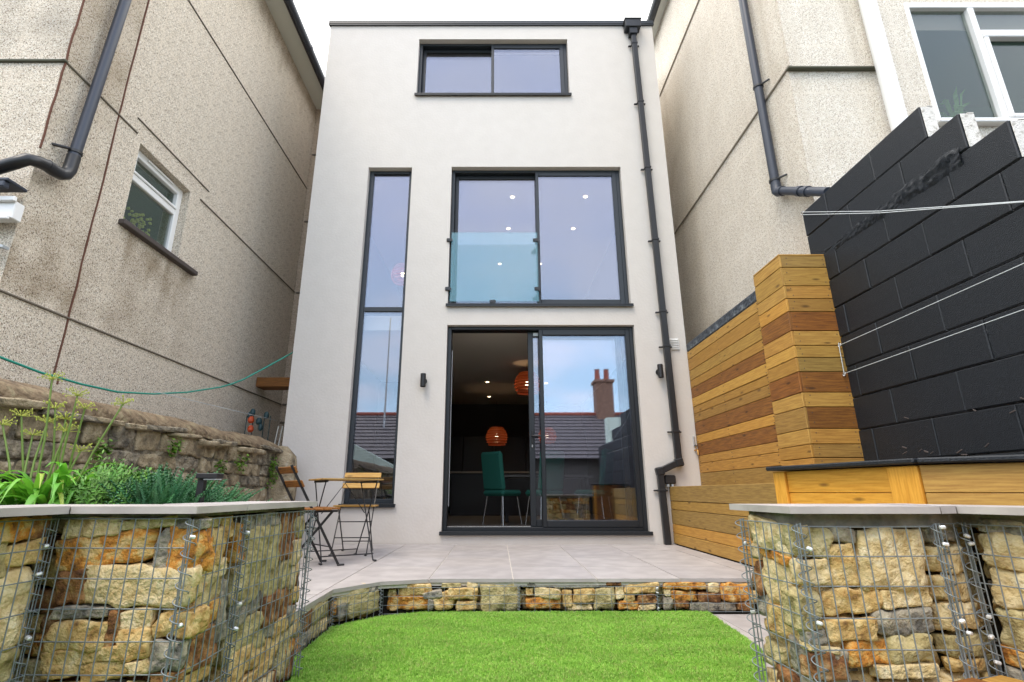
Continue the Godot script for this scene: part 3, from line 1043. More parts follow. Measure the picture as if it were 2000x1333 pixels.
func right_house() -> void:
	var h := thing("pebbledashed_house", "cream pebbledashed neighbouring house on the right with white framed picture window", "house", Vector3(3.0, 0, 2.2))
	var st := func(s: float, t: float) -> Color:
		var n := nz.get_noise_2d(s * 2.0, t * 2.0)
		var n2 := nz.get_noise_2d(s * 6.0 + 20.0, t * 1.2)
		var d := .06 + .14 * n
		d += exp(-pow((s - 1.95) / .06, 2.0)) * .32 * (1.0 if t > 5.0 else .5)
		if t > 5.0:
			d += smoothstep(5.5, 5.0, t) * (.15 + .3 * n2)
		else:
			d += smoothstep(3.4, 2.7, t) * (.1 + .7 * maxf(n, 0))
		d += exp(-pow((s + 1.15) / .2, 2.0)) * .3 * clampf(.3 + n2, 0, 1)
		d = clampf(d, 0, .8)
		return Color(lerpf(1, .5, d), lerpf(1, .44, d), lerpf(1, .36, d))
	var w := MB.new()
	w.slab(Vector3(3.0, 0, 0), Vector3(0, 0, 1), UPV, Vector3(-1, 0, 0), [-7.0, -.1, 2.197, 9.6], [], .3, .09, st)
	obj("side_wall", w, M.dash_right, h)
	var cl := MB.new()
	cl.slab(Vector3(0, 0, -1.5), Vector3(1, 0, 0), UPV, Vector3(0, 0, 1), [2.482, -.1, 2.996, 8.3], [], .2, .3)
	obj("closing_wall", cl, M.dash_right, h)
	var sf := func(s: float, t: float) -> Color:
		var n := nz.get_noise_2d(s * 2.0 + 70.0, t * 2.0)
		var n2 := nz.get_noise_2d(s * 9.0, t * 1.5)
		var d := .05 + .14 * n
		d += exp(-pow((s - 3.985 + .03 * (5.0 - t)) / .05, 2.0)) * (.5 + .4 * n2)
		d += exp(-pow((s - 3.70) / .03, 2.0)) * .28
		d += exp(-pow((s - 3.06) / .05, 2.0)) * .2
		d = clampf(d, 0, .8)
		return Color(lerpf(1, .5, d), lerpf(1, .42, d), lerpf(1, .32, d))
	var f := MB.new()
	f.slab(Vector3(0, 0, 2.2), Vector3(1, 0, 0), UPV, Vector3(0, 0, 1), [3.302, -.1, 8.0, 9.6], [[4.375, 4.29, 6.6, 5.87]], .3, .09, sf)
	f.slab(Vector3(0, 0, 2.2), Vector3(1, 0, 0), UPV, Vector3(0, 0, 1), [3.001, -.1, 3.302, 9.6], [], .001, .09, sf)
	# the dash is thicker on the corner strip
	f.slab(Vector3(0, 0, 2.235), Vector3(1, 0, 0), UPV, Vector3(0, 0, 1), [3.002, 4.985, 3.97, 9.6], [], .034, .09, sf)
	obj("rear_wall", f, M.dash_right, h)
	for y in [5.0, 7.82]:
		part_box("bead", Vector3(2.98, y - .009, -1.38), Vector3(3.02, y + .009, 2.24), M.bead_pale, h, .004, 2)
	var be := MB.new()
	be.span(Vector3(2.974, 4.96, 2.198), Vector3(3.98, 4.984, 2.255), .006)
	obj("bead", be, M.bead_green, h)
	# picture window
	var m := MB.new()
	var Z := 2.20
	for e in [[4.375, 4.33, 4.425, 5.87], [4.426, 5.80, 6.6, 5.87], [4.426, 4.33, 6.6, 4.39], [5.045, 4.391, 5.11, 5.799], [5.111, 5.44, 6.6, 5.50]]:
		m.span(Vector3(e[0], e[1], Z - .07), Vector3(e[2], e[3], Z + .012), .006)
	var win := obj("window", m, M.white_plastic, h)
	var sa := MB.new()
	for e in [[5.112, 5.392, 6.6, 5.438], [5.112, 4.392, 5.155, 5.391], [5.156, 4.392, 6.6, 4.43]]:
		sa.span(Vector3(e[0], e[1], Z - .05), Vector3(e[2], e[3], Z + .03), .008)
	obj("sash", sa, M.white_plastic, win)
	for e in [[4.42, 4.385, 5.05, 5.805], [5.105, 5.495, 6.6, 5.805], [5.15, 4.425, 6.6, 5.395]]:
		var g := MB.new()
		g.span(Vector3(e[0], e[1], Z - .04), Vector3(e[2], e[3], Z - .034))
		obj("pane", g, M.old_glass, win)
	var bl := MB.new()
	bl.span(Vector3(4.43, 5.60, Z - .10), Vector3(6.55, 5.80, Z - .09))
	obj("blind", bl, M.plaster_dim, win)
	var sl := MB.new()
	sl.span(Vector3(4.33, 4.285, Z - .1), Vector3(6.6, 4.328, Z + .08), .008)
	obj("sill", sl, M.white_plastic, win)
	var rm := MB.new()
	rm.span(Vector3(4.0, 4.1, .2), Vector3(7.5, 6.25, .25))
	rm.span(Vector3(4.0, 6.2, .251), Vector3(7.5, 6.25, 1.899))
	rm.span(Vector3(4.0, 4.1, .251), Vector3(7.5, 4.15, 1.899))
	rm.span(Vector3(3.95, 4.1, .2), Vector3(3.999, 6.25, 1.899))
	rm.span(Vector3(7.501, 4.1, .2), Vector3(7.55, 6.25, 1.899))
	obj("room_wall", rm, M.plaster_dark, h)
	# house plant and ornaments on the window board
	var hp := thing("house_plant", "green leafy house plant on the board inside the right house's picture window", "plant", Vector3(4.82, 4.36, 2.0))
	leaf_bunch(hp, Vector3(4.80, 4.40, 2.0), 26, .16, .38, .02, M.leaf_shrub, "foliage")
	var wp := MB.new()
	wp.box(Vector3(4.52, 4.46, 2.03), Vector3(.12, .14, .05), .01)
	tag(obj("white_box", wp, M.white_plastic), "small white box on the right house's window board beside the plant", "box")
	# white soil pipe
	var p := thing("soil_pipe", "thick white soil pipe running down the cream house beside its window", "pipe", Vector3(3.87, 4.0, 2.34))
	var pp := MB.new()
	pp.tube([Vector3(3.865, 2.0, 2.345), Vector3(3.865, 9.0, 2.345)], .073, 22)
	obj("pipe", pp, M.white_plastic, p)
	# eaves
	var gu := MB.new()
	gu.tube([Vector3(2.80, 9.10, -1.5), Vector3(2.80, 9.10, 3.5)], .07, 12)
	obj("gutter", gu, M.anthracite, h)
	var so := MB.new()
	so.span(Vector3(2.87, 9.12, -1.5), Vector3(3.0, 9.2, 3.5))
	obj("soffit", so, M.painted_white, h)
	# dark downpipe
	var dp := thing("downpipe", "dark grey round downpipe on the cream house turning behind the black wall", "downpipe", Vector3(2.93, 3.8, 1.76))
	var a := MB.new()
	a.tube([Vector3(2.93, 9.0, 1.74), Vector3(2.93, 3.84, 1.765)], .045, 18)
	obj("pipe", a, M.blue_black_plastic, dp)
	var c := MB.new()
	c.tube([Vector3(2.93, 3.92, 1.765), Vector3(2.93, 3.83, 1.768), Vector3(2.93, 3.81, 1.79), Vector3(2.93, 3.77, 1.87)], .051, 18)
	obj("elbow", c, M.blue_black_plastic, dp)
	var b := MB.new()
	b.tube([Vector3(2.93, 3.79, 1.84), Vector3(2.93, 3.355, 2.50)], .043, 18)
	for z in [2.1, 2.2]:
		b.tube([Vector3(2.93, 3.79 - (z - 1.84) * .659, z), Vector3(2.93, 3.757 - (z - 1.84) * .659, z + .05)], .051, 18)
	obj("branch_pipe", b, M.blue_black_plastic, dp)
	for y in [3.96, 5.17]:
		var k := MB.new()
		k.tube([Vector3(2.93, y - .012, 1.76), Vector3(2.93, y + .012, 1.76)], .054, 18)
		k.bar(Vector3(2.935, y, 1.80), Vector3(2.995, y, 1.88), .02, .012)
		obj("bracket", k, M.black_plastic, dp)

# ---------------------------------------------------------------- right hand boundary
func block_wall() -> void:
	var h := thing("block_wall", "black painted concrete block garden wall with stepped top and white block ends", "wall", Vector3(2.84, 0, 2.25))
	var y := 3.305
	var ends := [3.615, 3.85, 4.10, 5.2, 6.2, 8.0, 8.0, 8.0, 8.0, 8.0, 8.0, 8.0, 8.0]
	var back := MB.new()
	for k in 13:
		var y0 := y - .2545
		var z1: float = ends[k]
		back.span(Vector3(2.8475, y0 + .003, 2.256), Vector3(2.935, y - .003, z1 - .008))
		var z := 2.25
		var first := true
		while z < z1 - .01:
			var l := .56
			if first:
				l = .30 + .28 * (k % 2) + rr(-.03, .03)
			var zb := minf(z + l, z1)
			if z1 - zb < .15:
				zb = z1
			var m := MB.new()
			var px := 2.84 + rr(-.003, .003)
			m.span(Vector3(px, y0 + .006, z + .003 - (rr(0, .02) if first else 0.0)), Vector3(2.94, y - .005, zb - .003), .005)
			obj("block", m, M.block_black, h)
			z = zb
			first = false
		if k < 4:
			var e := MB.new()
			e.span(Vector3(2.852, y0 + .008, z1 - .001), Vector3(2.938, y - .008, z1 + .004), .002)
			e.span(Vector3(2.90, y - .004, z1 - .35), Vector3(2.938, y + .002, z1 + .003), .001)
			obj("painted_end", e, M.white_block_paint, h)
		y = y0
	obj("mortar", back, M.mortar_black, h)
	# mortar that squeezed out along one bed joint
	var sm := MB.new()
	var na := 110
	var nb := 8
	for i in na + 1:
		var z := lerpf(2.32, 3.80, float(i) / na)
		var big: float = lerpf(.25, 1.0, smoothstep(2.5, 3.7, z))
		for j in nb + 1:
			var t := float(j) / nb
			var env: float = pow(sin(PI * t), .7)
			var hh := (.5 + .9 * nz.get_noise_2d(z * 5.0, t * 2.5) + .5 * nz.get_noise_2d(z * 19.0, t * 7.0)) * env * .03 * big
			var y2 := 2.797 + (t - .5) * (.05 + .10 * big) + nz.get_noise_2d(z * 3.0, 40.0) * .02
			sm.put(Vector3(2.842 - maxf(0.0, hh), y2, z), Vector3(-1, nz.get_noise_2d(z * 14.0, t * 6.0) * .9 + (.5 - t) * -.8, nz.get_noise_2d(z * 14.0 + 50.0, t * 6.0) * .7).normalized())
	for i in na:
		for j in nb:
			var o := i * (nb + 1) + j
			sm.ix.append_array([o, o + 1, o + nb + 2, o, o + nb + 2, o + nb + 1])
	obj("mortar_smear", sm, M.block_black, h)
	var sc := MB.new()
	for i in 12:
		sc.box(Vector3(2.838, rr(1.0, 1.3), rr(2.7, 3.9)), Vector3(.005, rr(.006, .012), rr(.02, .05)), .002, Basis(Vector3(1, 0, 0), rr(-.6, .6)))
	obj("mortar_scrap", sc, M.slate_sill, h)

func board(called: String, a: Vector3, b: Vector3, tone: int, parent: Node3D, long: int) -> void:
	var m := MB.new()
	m.span(a, b, .0035, long, Vector2(rng.randf() * 5.0, rng.randf() * 5.0))
	var va := rng.randi() % 4
	obj(called, m, M["wood_%d" % tone if va == 0 else "wood_%d_%d" % [tone, va]], parent)

func timber_cladding() -> void:
	var h := thing("timber_cladding", "tall wall clad with horizontal brown and honey timber boards beside the white house", "cladding", Vector3(2.478, 0, 1))
	var ys := [2.555, 2.45, 2.30, 2.175, 2.075, 1.945, 1.835, 1.745, 1.64, 1.478, 1.378, 1.231, 1.139, 1.024, .87]
	var tn := [1, 0, 1, 0, 2, 0, 0, 1, 2, 0, 2, 1, 1, 3]
	for i in 14:
		var j := rr(-.003, .003)
		board("board", Vector3(2.478 + j, ys[i + 1] + .003, .004), Vector3(2.505, ys[i] - .002, 2.39), tn[i], h, 2)
	part_box("backing", Vector3(2.508, .1, .006), Vector3(2.54, 2.55, 2.05), M.board_gap, h)
	for s in [[-.02, .93], [.936, 1.93]]:
		var m := MB.new()
		m.box(Vector3(2.74, 2.615, (s[0] + s[1]) * .5 + .02), Vector3(.53, .11, s[1] - s[0]), .012, Basis(Vector3(1, 0, 0), rr(-.004, .004)))
		obj("capping_slate", m, M.slate_flash, h)
	var p := thing("timber_plinth", "low plinth of horizontal honey boards at the foot of the tall cladding", "plinth", Vector3(2.08, .2, 1))
	var py := [.868, .701, .602, .44, .338, .222]
	for i in 5:
		board("board", Vector3(2.083 + rr(-.002, .002), py[i + 1] + .003, .004), Vector3(2.107, py[i] - .002, 2.9), [3, 1, 3, 0, 1][i], p, 2)
	part_box("backing", Vector3(2.109, .15, .006), Vector3(2.13, .84, 2.89), M.board_gap, p)
	for k in 3:
		board("top_board", Vector3(2.084 + k * .131, .846, .006), Vector3(2.084 + k * .131 + .128, .866, 2.9), [3, 1, 3][k], p, 2)
	screws(h, Vector3(2.4755, 0, 0), ys.slice(0, 14), ys.slice(1, 15), [.06, .95, 1.88], Vector3(0, 0, 1), Vector3(1, 0, 0))
	var c := thing("timber_pillar", "square pillar wrapped in banded light and dark timber boards against the black wall", "pillar", Vector3(2.65, 0, 2.2))
	var fy := [2.772, 2.663, 2.491, 2.375, 2.257, 2.089, 1.962, 1.859, 1.739, 1.571, 1.452, 1.282, 1.161, 1.057, .95, .85]
	var ft := [3, 1, 1, 1, 2, 1, 1, 3, 2, 1, 2, 1, 3, 1, 1]
	var lt := [1, 1, 1, 0, 2, 1, 0, 0, 2, 1, 3, 1, 0, 1, 1]
	for i in 15:
		board("front_board", Vector3(2.462, fy[i + 1] + .003, 2.398 + rr(-.001, .001)), Vector3(2.868, fy[i] - .002, 2.42), ft[i], c, 0)
		board("side_board", Vector3(2.440 + rr(-.001, .001), fy[i + 1] + .003, 1.955), Vector3(2.461, fy[i] - .002, 2.421), lt[i], c, 2)
	screws(c, Vector3(2.44, 0, 2.421), fy.slice(0, 15), fy.slice(1, 16), [.06, .38], Vector3(1, 0, 0), Vector3(0, 0, 1))
	part_box("core", Vector3(2.463, .86, 1.96), Vector3(2.839, 2.755, 2.397), M.board_gap, c)
	var t := MB.new()
	t.span(Vector3(2.442, 2.774, 1.957), Vector3(2.866, 2.79, 2.418), .003, 0)
	obj("top_board", t, M.wood_1, c)
	# storage bench with a dark lid, in two runs that follow the path
	storage("storage_bench", "bright orange timber storage box with framed front and dark lid behind right gabion", Vector2(1.765, 3.10), Vector2(2.01, 3.965), 4, true)
	storage("storage_bench", "plain honey timber storage box with dark lid, right of the orange box", Vector2(2.012, 3.972), Vector2(2.33, 4.25), 1, false)

func storage(called: String, label: String, p0: Vector2, p1: Vector2, tone: int, framed: bool) -> void:
	var e2 := (p1 - p0).normalized()
	var e := Vector3(e2.x, 0, e2.y)
	var n := Vector3(-e.z, 0, e.x)
	var bs := Basis(e, UPV, n)
	var ln := p0.distance_to(p1)
	var o := Vector3(p0.x, 0, p0.y)
	var c := thing(called, label, "storage box", o, "timber storage boxes along the black wall")
	var lid := .958
	for k in 5:
		var y1 := lid - .03 - k * .13 - .002
		var m := MB.new()
		m.box(o + e * ln * .5 + UPV * (y1 - .064) - n * (.028 if framed else .012), Vector3(ln - .006, .127, .02), .003, bs, 0, Vector2(rng.randf() * 4, rng.randf() * 4))
		obj("front_board", m, M["wood_%d" % tone], c)
	if framed:
		for s in [[.045, .09], [ln - .075, .15]]:
			var m2 := MB.new()
			m2.box(o + e * s[0] + UPV * (lid - .032 - .33) - n * .006, Vector3(s[1], .655, .022), .004, Basis(UPV, e, n) if false else bs, 1, Vector2(rng.randf() * 4, rng.randf() * 4))
			obj("frame_post", m2, M["wood_%d" % tone], c)
	var d := .42
	for t in [.012, ln - .012]:
		var sd := MB.new()
		sd.box(o + e * t + UPV * .46 - n * (.04 + d * .5), Vector3(.02, .93, d), .003, bs, 2)
		obj("side_board", sd, M["wood_%d" % (2 if framed else 1)], c)
	var l := MB.new()
	l.box(o + e * ln * .5 + UPV * (lid - .014) - n * (d * .5 - .012), Vector3(ln + .035 * (1.0 if framed else 0.0), .026, d + .06), .007, bs)
	obj("lid", l, M.slate_flash if false else M.block_black, c)

func screws(parent: Node3D, o: Vector3, tops: Array, bottoms: Array, along: Array, dir: Vector3, out: Vector3) -> void:
	var m := MB.new()
	for i in tops.size():
		for a in along:
			for f in [.25, .75]:
				var p: Vector3 = o + dir * (a + rr(-.012, .012)) + UPV * lerpf(bottoms[i], tops[i], f + rr(-.06, .06))
				m.tube([p - out * .004, p + out * .0015], .0042, 7)
	struct(obj("screw_heads", m, M.slate_sill, parent), "stuff")

# ---------------------------------------------------------------- old garden wall on the left
func garden_wall() -> void:
	var h := thing("stone_garden_wall", "old rubble stone garden wall with rounded mortar top below the left house", "wall", Vector3(-2.65, 0, 3))
	var b := MB.new()
	b.slab(Vector3(-2.47, 0, 0), Vector3(0, 0, -1), UPV, Vector3(1, 0, 0), [-9.0, -.1, -.2, 1.27], [], .5, .5)
	obj("mortar", b, M.old_mortar, h)
	# rounded end against the house
	var en := MB.new()
	var ring := 14
	var rows := 12
	var base := en.v.size()
	for j in rows + 1:
		for i in ring + 1:
			var a := PI * i / ring - PI * .5
			var y := 1.33 * j / rows
			var top: float = sqrt(maxf(0.0, 1.0 - pow(maxf(0.0, (j - 8.0) / 4.0), 2.2)))
			var r := .30 * (.55 + .45 * top) + nz.get_noise_3d(cos(a) * 2.0, y * 3.0, sin(a) * 2.0) * .03
			var d := Vector3(cos(a), 0, sin(a) * .95)
			en.put(Vector3(-2.60, y - .02, .45) + Vector3(d.x * r, 0, d.z * r * .9), (d + Vector3(0, .8 * (1.0 - top), 0)).normalized())
	for j in rows:
		for i in ring:
			var o := base + j * (ring + 1) + i
			en.ix.append_array([o, o + 1, o + ring + 2, o, o + ring + 2, o + ring + 1])
	obj("end_block", en, M.old_stone, h)
	# rubble: every stone proud of the mortar by its own amount
	var y := .56
	var row := 0
	while y < 1.2:
		var hh := rr(.09, .17)
		if y + hh > 1.2:
			hh = 1.235 - y
		var z := .72 + rr(0, .12)
		while z < 6.3:
			var l := rr(.16, .42)
			var m := stone_mesh(l * rr(.90, .99), hh * rr(.88, .99), .12, 6, M.old_stone if rng.randf() < .7 else M.old_mortar)
			var o := inst("stone", m, Vector3(-2.509 + rr(-.012, .010), y + hh * .5, z + l * .5), h)
			o.basis = Basis(Vector3(0, 0, -1), UPV, Vector3(1, 0, 0)) * Basis(Vector3(0, 0, 1), rr(-.05, .05))
			z += l + .008
		y += hh + .006
		row += 1
	for p in [[.86, 2.5], [.97, 1.95], [.75, 1.6], [1.02, 2.2]]:
		pass
	# thin slates on edge under the cap, then the mortar cap itself
	for i in 18:
		var m2 := stone_mesh(rr(.25, .5), rr(.03, .05), .16, 4, M.old_stone if i % 3 else M.old_mortar)
		var o2 := inst("slate", m2, Vector3(-2.475 + rr(-.02, .02), 1.215 + rr(-.02, .03), .9 + i * .3 + rr(-.1, .1)), h)
		o2.basis = Basis(Vector3(0, 0, -1), UPV, Vector3(1, 0, 0)) * Basis(Vector3(0, 0, 1), rr(-.08, .08))
	var cp := MB.new()
	var nzs := 90
	var prof := 12
	var b0 := cp.v.size()
	for j in nzs + 1:
		var z := lerpf(.22, 9.0, float(j) / nzs)
		var fall: float = smoothstep(.2, .75, z)
		for i in prof + 1:
			var a := PI * i / prof
			var bump := nz.get_noise_3d(i * .25, z * 2.6, 3.0) * .035
			var p := Vector3(-2.70 + cos(a) * (.27 + bump), 1.235 + sin(a) * (.11 * fall + .03 + bump) + .02 * nz.get_noise_2d(z * 1.2, 7.0), z)
			cp.put(p, Vector3(cos(a), sin(a) * 1.4, 0).normalized())
	for j in nzs:
		for i in prof:
			var o3 := b0 + j * (prof + 1) + i
			cp.ix.append_array([o3, o3 + prof + 1, o3 + prof + 2, o3, o3 + prof + 2, o3 + 1])
	obj("cap", cp, M.wall_cap, h)

# ---------------------------------------------------------------- patio and path
func patio() -> void:
	var edge := PackedVector2Array([Vector2(-2.45, .012), Vector2(2.08, .012), Vector2(2.08, 2.512), Vector2(-.47, 2.545), Vector2(-.80, 2.665), Vector2(-1.035, 2.95), Vector2(-1.035, 3.84), Vector2(-2.45, 3.84)])
	var b := MB.new()
	var inner := Geometry2D.offset_polygon(edge, -.012)[0]
	b.prism(inner, .168, .2085)
	var p := struct(obj("patio", b, M.grout))
	var x := .109 - .594 * 5
	var k := 0
	while x < 2.1:
		var z := 2.512 + .608 * 3
		while z > .0:
			var z0 := z - .606
			var t := PackedVector2Array([Vector2(x + .004, z0 + .0012), Vector2(x + .590, z0 + .0012), Vector2(x + .590, z), Vector2(x + .004, z)])
			if absf(z - 2.512) < .01:
				t[2].y = 2.56
				t[3].y = 2.56
			elif absf(z0 - 2.514) < .01:
				t[0].y = 2.562
				t[1].y = 2.562
			for q in Geometry2D.intersect_polygons(t, edge):
				var m := MB.new()
				m.prism(q, .190, .213 + rr(0, .0012))
				obj("paving_tile", m, M["porcelain_%d" % (rng.randi() % 3)], p)
			z -= .608
			k += 1
		x += .594
	# narrow upstand of render between pipe and plinth stays part of the house; the lower path lies right of the lawn
	var lp := MB.new()
	var path := PackedVector2Array([Vector2(1.20, 2.45), Vector2(2.08, 2.45), Vector2(2.08, 3.0), Vector2(2.75, 4.0), Vector2(2.75, 7.5), Vector2(1.5, 7.5), Vector2(.9, 4.4), Vector2(1.2, 3.7)])
	lp.prism(path, -.08, -.028)
	var pp := struct(obj("path", lp, M.grout))
	for i in 3:
		for j in 8:
			var tx := .9 + i * .602
			var tz := 2.56 + j * .602
			for q in Geometry2D.intersect_polygons(PackedVector2Array([Vector2(tx, tz), Vector2(tx + .598, tz), Vector2(tx + .598, tz + .598), Vector2(tx, tz + .598)]), path):
				var m2 := MB.new()
				m2.prism(q, -.026, -.008)
				obj("paving_tile", m2, M["porcelain_%d" % ((i + j) % 3)], pp)

# ---------------------------------------------------------------- gabions
const PA := [Vector2(-1.46, 5.6), Vector2(-1.41, 4.77)]
const PB := [Vector2(-1.41, 4.75), Vector2(-.985, 4.75)]
const PC := [Vector2(-.985, 4.75), Vector2(-.972, 4.43)]
const PD := [Vector2(-.972, 4.43), Vector2(-.925, 3.85)]
const PS := [Vector2(.925, 4.46), Vector2(.945, 4.75)]
const PR := [Vector2(.945, 4.75), Vector2(1.385, 4.75)]
const PT := [Vector2(1.392, 4.745), Vector2(1.525, 4.70)]
const PE := [Vector2(1.528, 4.69), Vector2(1.70, 5.12)]

func place(p: Array, rows: Array, parent: Node3D, cell := 6) -> void:
	for q in rows:
		panel_stone(p[0], p[1], q, parent, 0.0, cell)

func left_gabion() -> void:
	var h := thing("gabion_wall", "tall stone filled wire gabion planter wall with grey coping on the left", "gabion wall", Vector3(-1.2, 0, 4.6))
	place(PB, [[100,692,175,60,4,3],[277,703,171,30,6,5],[161,625,304,101,9,1],[347,631,56,132,-8,2],[409,624,90,126,0,1],[413,702,91,31,0,2],[71,515,86,97,8,4],[281,517,340,116,0,3],[121,443,172,33,0,2],[228,400,24,104,0,4]], h, 8)
	place(PB, [[286,423,101,51,8,3],[412,409,104,74,0,0],[128,376,188,78,2,0],[147,322,223,45,6,0],[301,354,97,86,10,0],[412,327,77,76,0,2],[91,281,114,36,4,0],[224,283,153,52,8,0],[327,292,61,41,15,3],[410,268,80,28,0,4]], h, 8)
	fill_stones(PB[0], PB[1], .0, .25, 0, .425, h)
	fill_stones(PB[0], PB[1], .0, .72, 0, .425, h, .075)
	place(PC, [[130,698,133,27,0,5],[162,619,187,130,0,0],[258,678,74,76,5,0],[206,529,149,54,10,3],[189,474,220,93,4,5],[190,392,200,75,10,1],[170,305,230,118,4,4],[175,228,180,64,8,0],[285,400,50,200,0,2]], h, 8)
	fill_stones(PC[0], PC[1], .0, .19, 0, .31, h)
	fill_stones(PC[0], PC[1], .0, .72, 0.06, .31, h, .09)
	place(PD, [[173,687,262,48,3,2],[231,522,280,302,0,5],[33,611,61,143,0,1],[55,470,86,132,0,5],[458,605,235,202,0,4],[446,448,135,122,0,5],[545,432,80,127,0,4],[147,365,244,80,5,2]], h, 8)
	place(PD, [[419,334,300,118,3,4],[168,264,256,133,4,5],[458,246,186,57,8,0],[336,250,72,59,0,2],[349,164,192,117,6,0],[169,176,223,102,6,0],[494,115,94,181,0,5],[265,104,317,45,6,0]], h, 8)
	fill_stones(PD[0], PD[1], .0, .09, 0, .57, h)
	fill_stones(PD[0], PD[1], .0, .72, 0.02, .56, h, .10)
	place(PA, [[718,695,112,61,3,1],[800,693,60,61,0,4],[775,627,110,67,5,0],[680,611,79,104,5,5],[752,472,150,214,5,3],[765,314,113,95,4,5]], h, 8)
	fill_stones(PA[0], PA[1], .0, .26, .4, .82, h)
	fill_stones(PA[0], PA[1], .26, .72, .0, .66, h)
	# the end that faces the patio
	fill_stones(Vector2(-.93, 3.85), Vector2(-2.3, 3.85), .0, .72, 0.0, 1.35, h)
	var core := MB.new()
	core.prism(PackedVector2Array([Vector2(-1.54, 6.4), Vector2(-1.52, 4.64), Vector2(-1.09, 4.64), Vector2(-1.03, 3.96), Vector2(-2.3, 3.96), Vector2(-2.3, 4.1), Vector2(-1.25, 4.15), Vector2(-1.3, 4.5), Vector2(-1.75, 4.55), Vector2(-1.75, 6.4)]), -.05, .715)
	obj("stone_core", core, M.gabion_core, h)
	var bed := MB.new()
	bed.prism(PackedVector2Array([Vector2(-1.475, 6.4), Vector2(-1.43, 4.735), Vector2(-1.0, 4.735), Vector2(-.94, 3.87), Vector2(-2.3, 3.87), Vector2(-2.3, 4.1), Vector2(-1.25, 4.15), Vector2(-1.3, 4.5), Vector2(-1.75, 4.55), Vector2(-1.75, 6.4)]), .722, .734)
	obj("mortar_bed", bed, M.concrete, h)
	fill_stones(Vector2(-1.56, 4.69), Vector2(-1.36, 4.70), .0, .715, .0, .2, h)
	wire_panel(PA[0], PA[1], .02, .7195, .044, .0875, h)
	wire_panel(PB[0], PB[1], .02, .7195, .0438, .0875, h)
	wire_panel(Vector2(-.972, 4.745), PC[1], .02, .7145, .04, .0875, h)
	wire_panel(PC[1], PD[1], .02, .7145, .040, .0875, h)
	wire_panel(Vector2(-.92, 3.85), Vector2(-2.3, 3.85), .22, .7145, .05, .0875, h)
	for c in [[Vector2(-1.415, 4.775), .02], [Vector2(-.972, 4.765), .02], [Vector2(-.957, 4.43), .017], [Vector2(-.905, 3.845), .02]]:
		coil(c[0], .02, .715, c[1], .046, h)
		var rods := MB.new()
		for d in [Vector2(.006, .004), Vector2(-.007, .003)]:
			rods.tube([Vector3(c[0].x + d.x, .0, c[0].y + d.y), Vector3(c[0].x + d.x * .7, .718, c[0].y + d.y)], .0022, 5)
		obj("joint_rod", rods, M.galvanised, h)
	clips(Vector2(-1.40, 4.785), [.64, .385, .56], h)
	clips(Vector2(-.962, 4.775), [.665, .415], h)
	clips(Vector2(-.945, 4.435), [.655, .41, .33], h)
	# coping
	coping([
		[Vector2(-1.42, 6.4), Vector2(-1.377, 5.405), Vector2(-1.68, 5.405), Vector2(-1.72, 6.4)],
		[Vector2(-1.377, 5.40), Vector2(-1.355, 4.788), Vector2(-1.66, 4.48), Vector2(-1.68, 5.40)],
		[Vector2(-1.351, 4.788), Vector2(-.952, 4.788), Vector2(-.94, 4.47), Vector2(-1.656, 4.478)],
		[Vector2(-.94, 4.466), Vector2(-.896, 3.82), Vector2(-1.24, 3.82), Vector2(-1.26, 4.466)],
		[Vector2(-1.244, 3.82), Vector2(-1.84, 3.82), Vector2(-1.84, 4.12), Vector2(-1.256, 4.12)],
		[Vector2(-1.844, 3.82), Vector2(-2.44, 3.82), Vector2(-2.44, 4.12), Vector2(-1.844, 4.12)]], .735, .757, h)
	# soil that the planting stands in
	var so := MB.new()
	so.prism(PackedVector2Array([Vector2(-2.46, 4.0), Vector2(-1.2, 4.0), Vector2(-1.22, 4.52), Vector2(-1.62, 4.56), Vector2(-1.68, 6.4), Vector2(-2.46, 6.4)]), .1, .70)
	struct(obj("soil", so, M.soil))

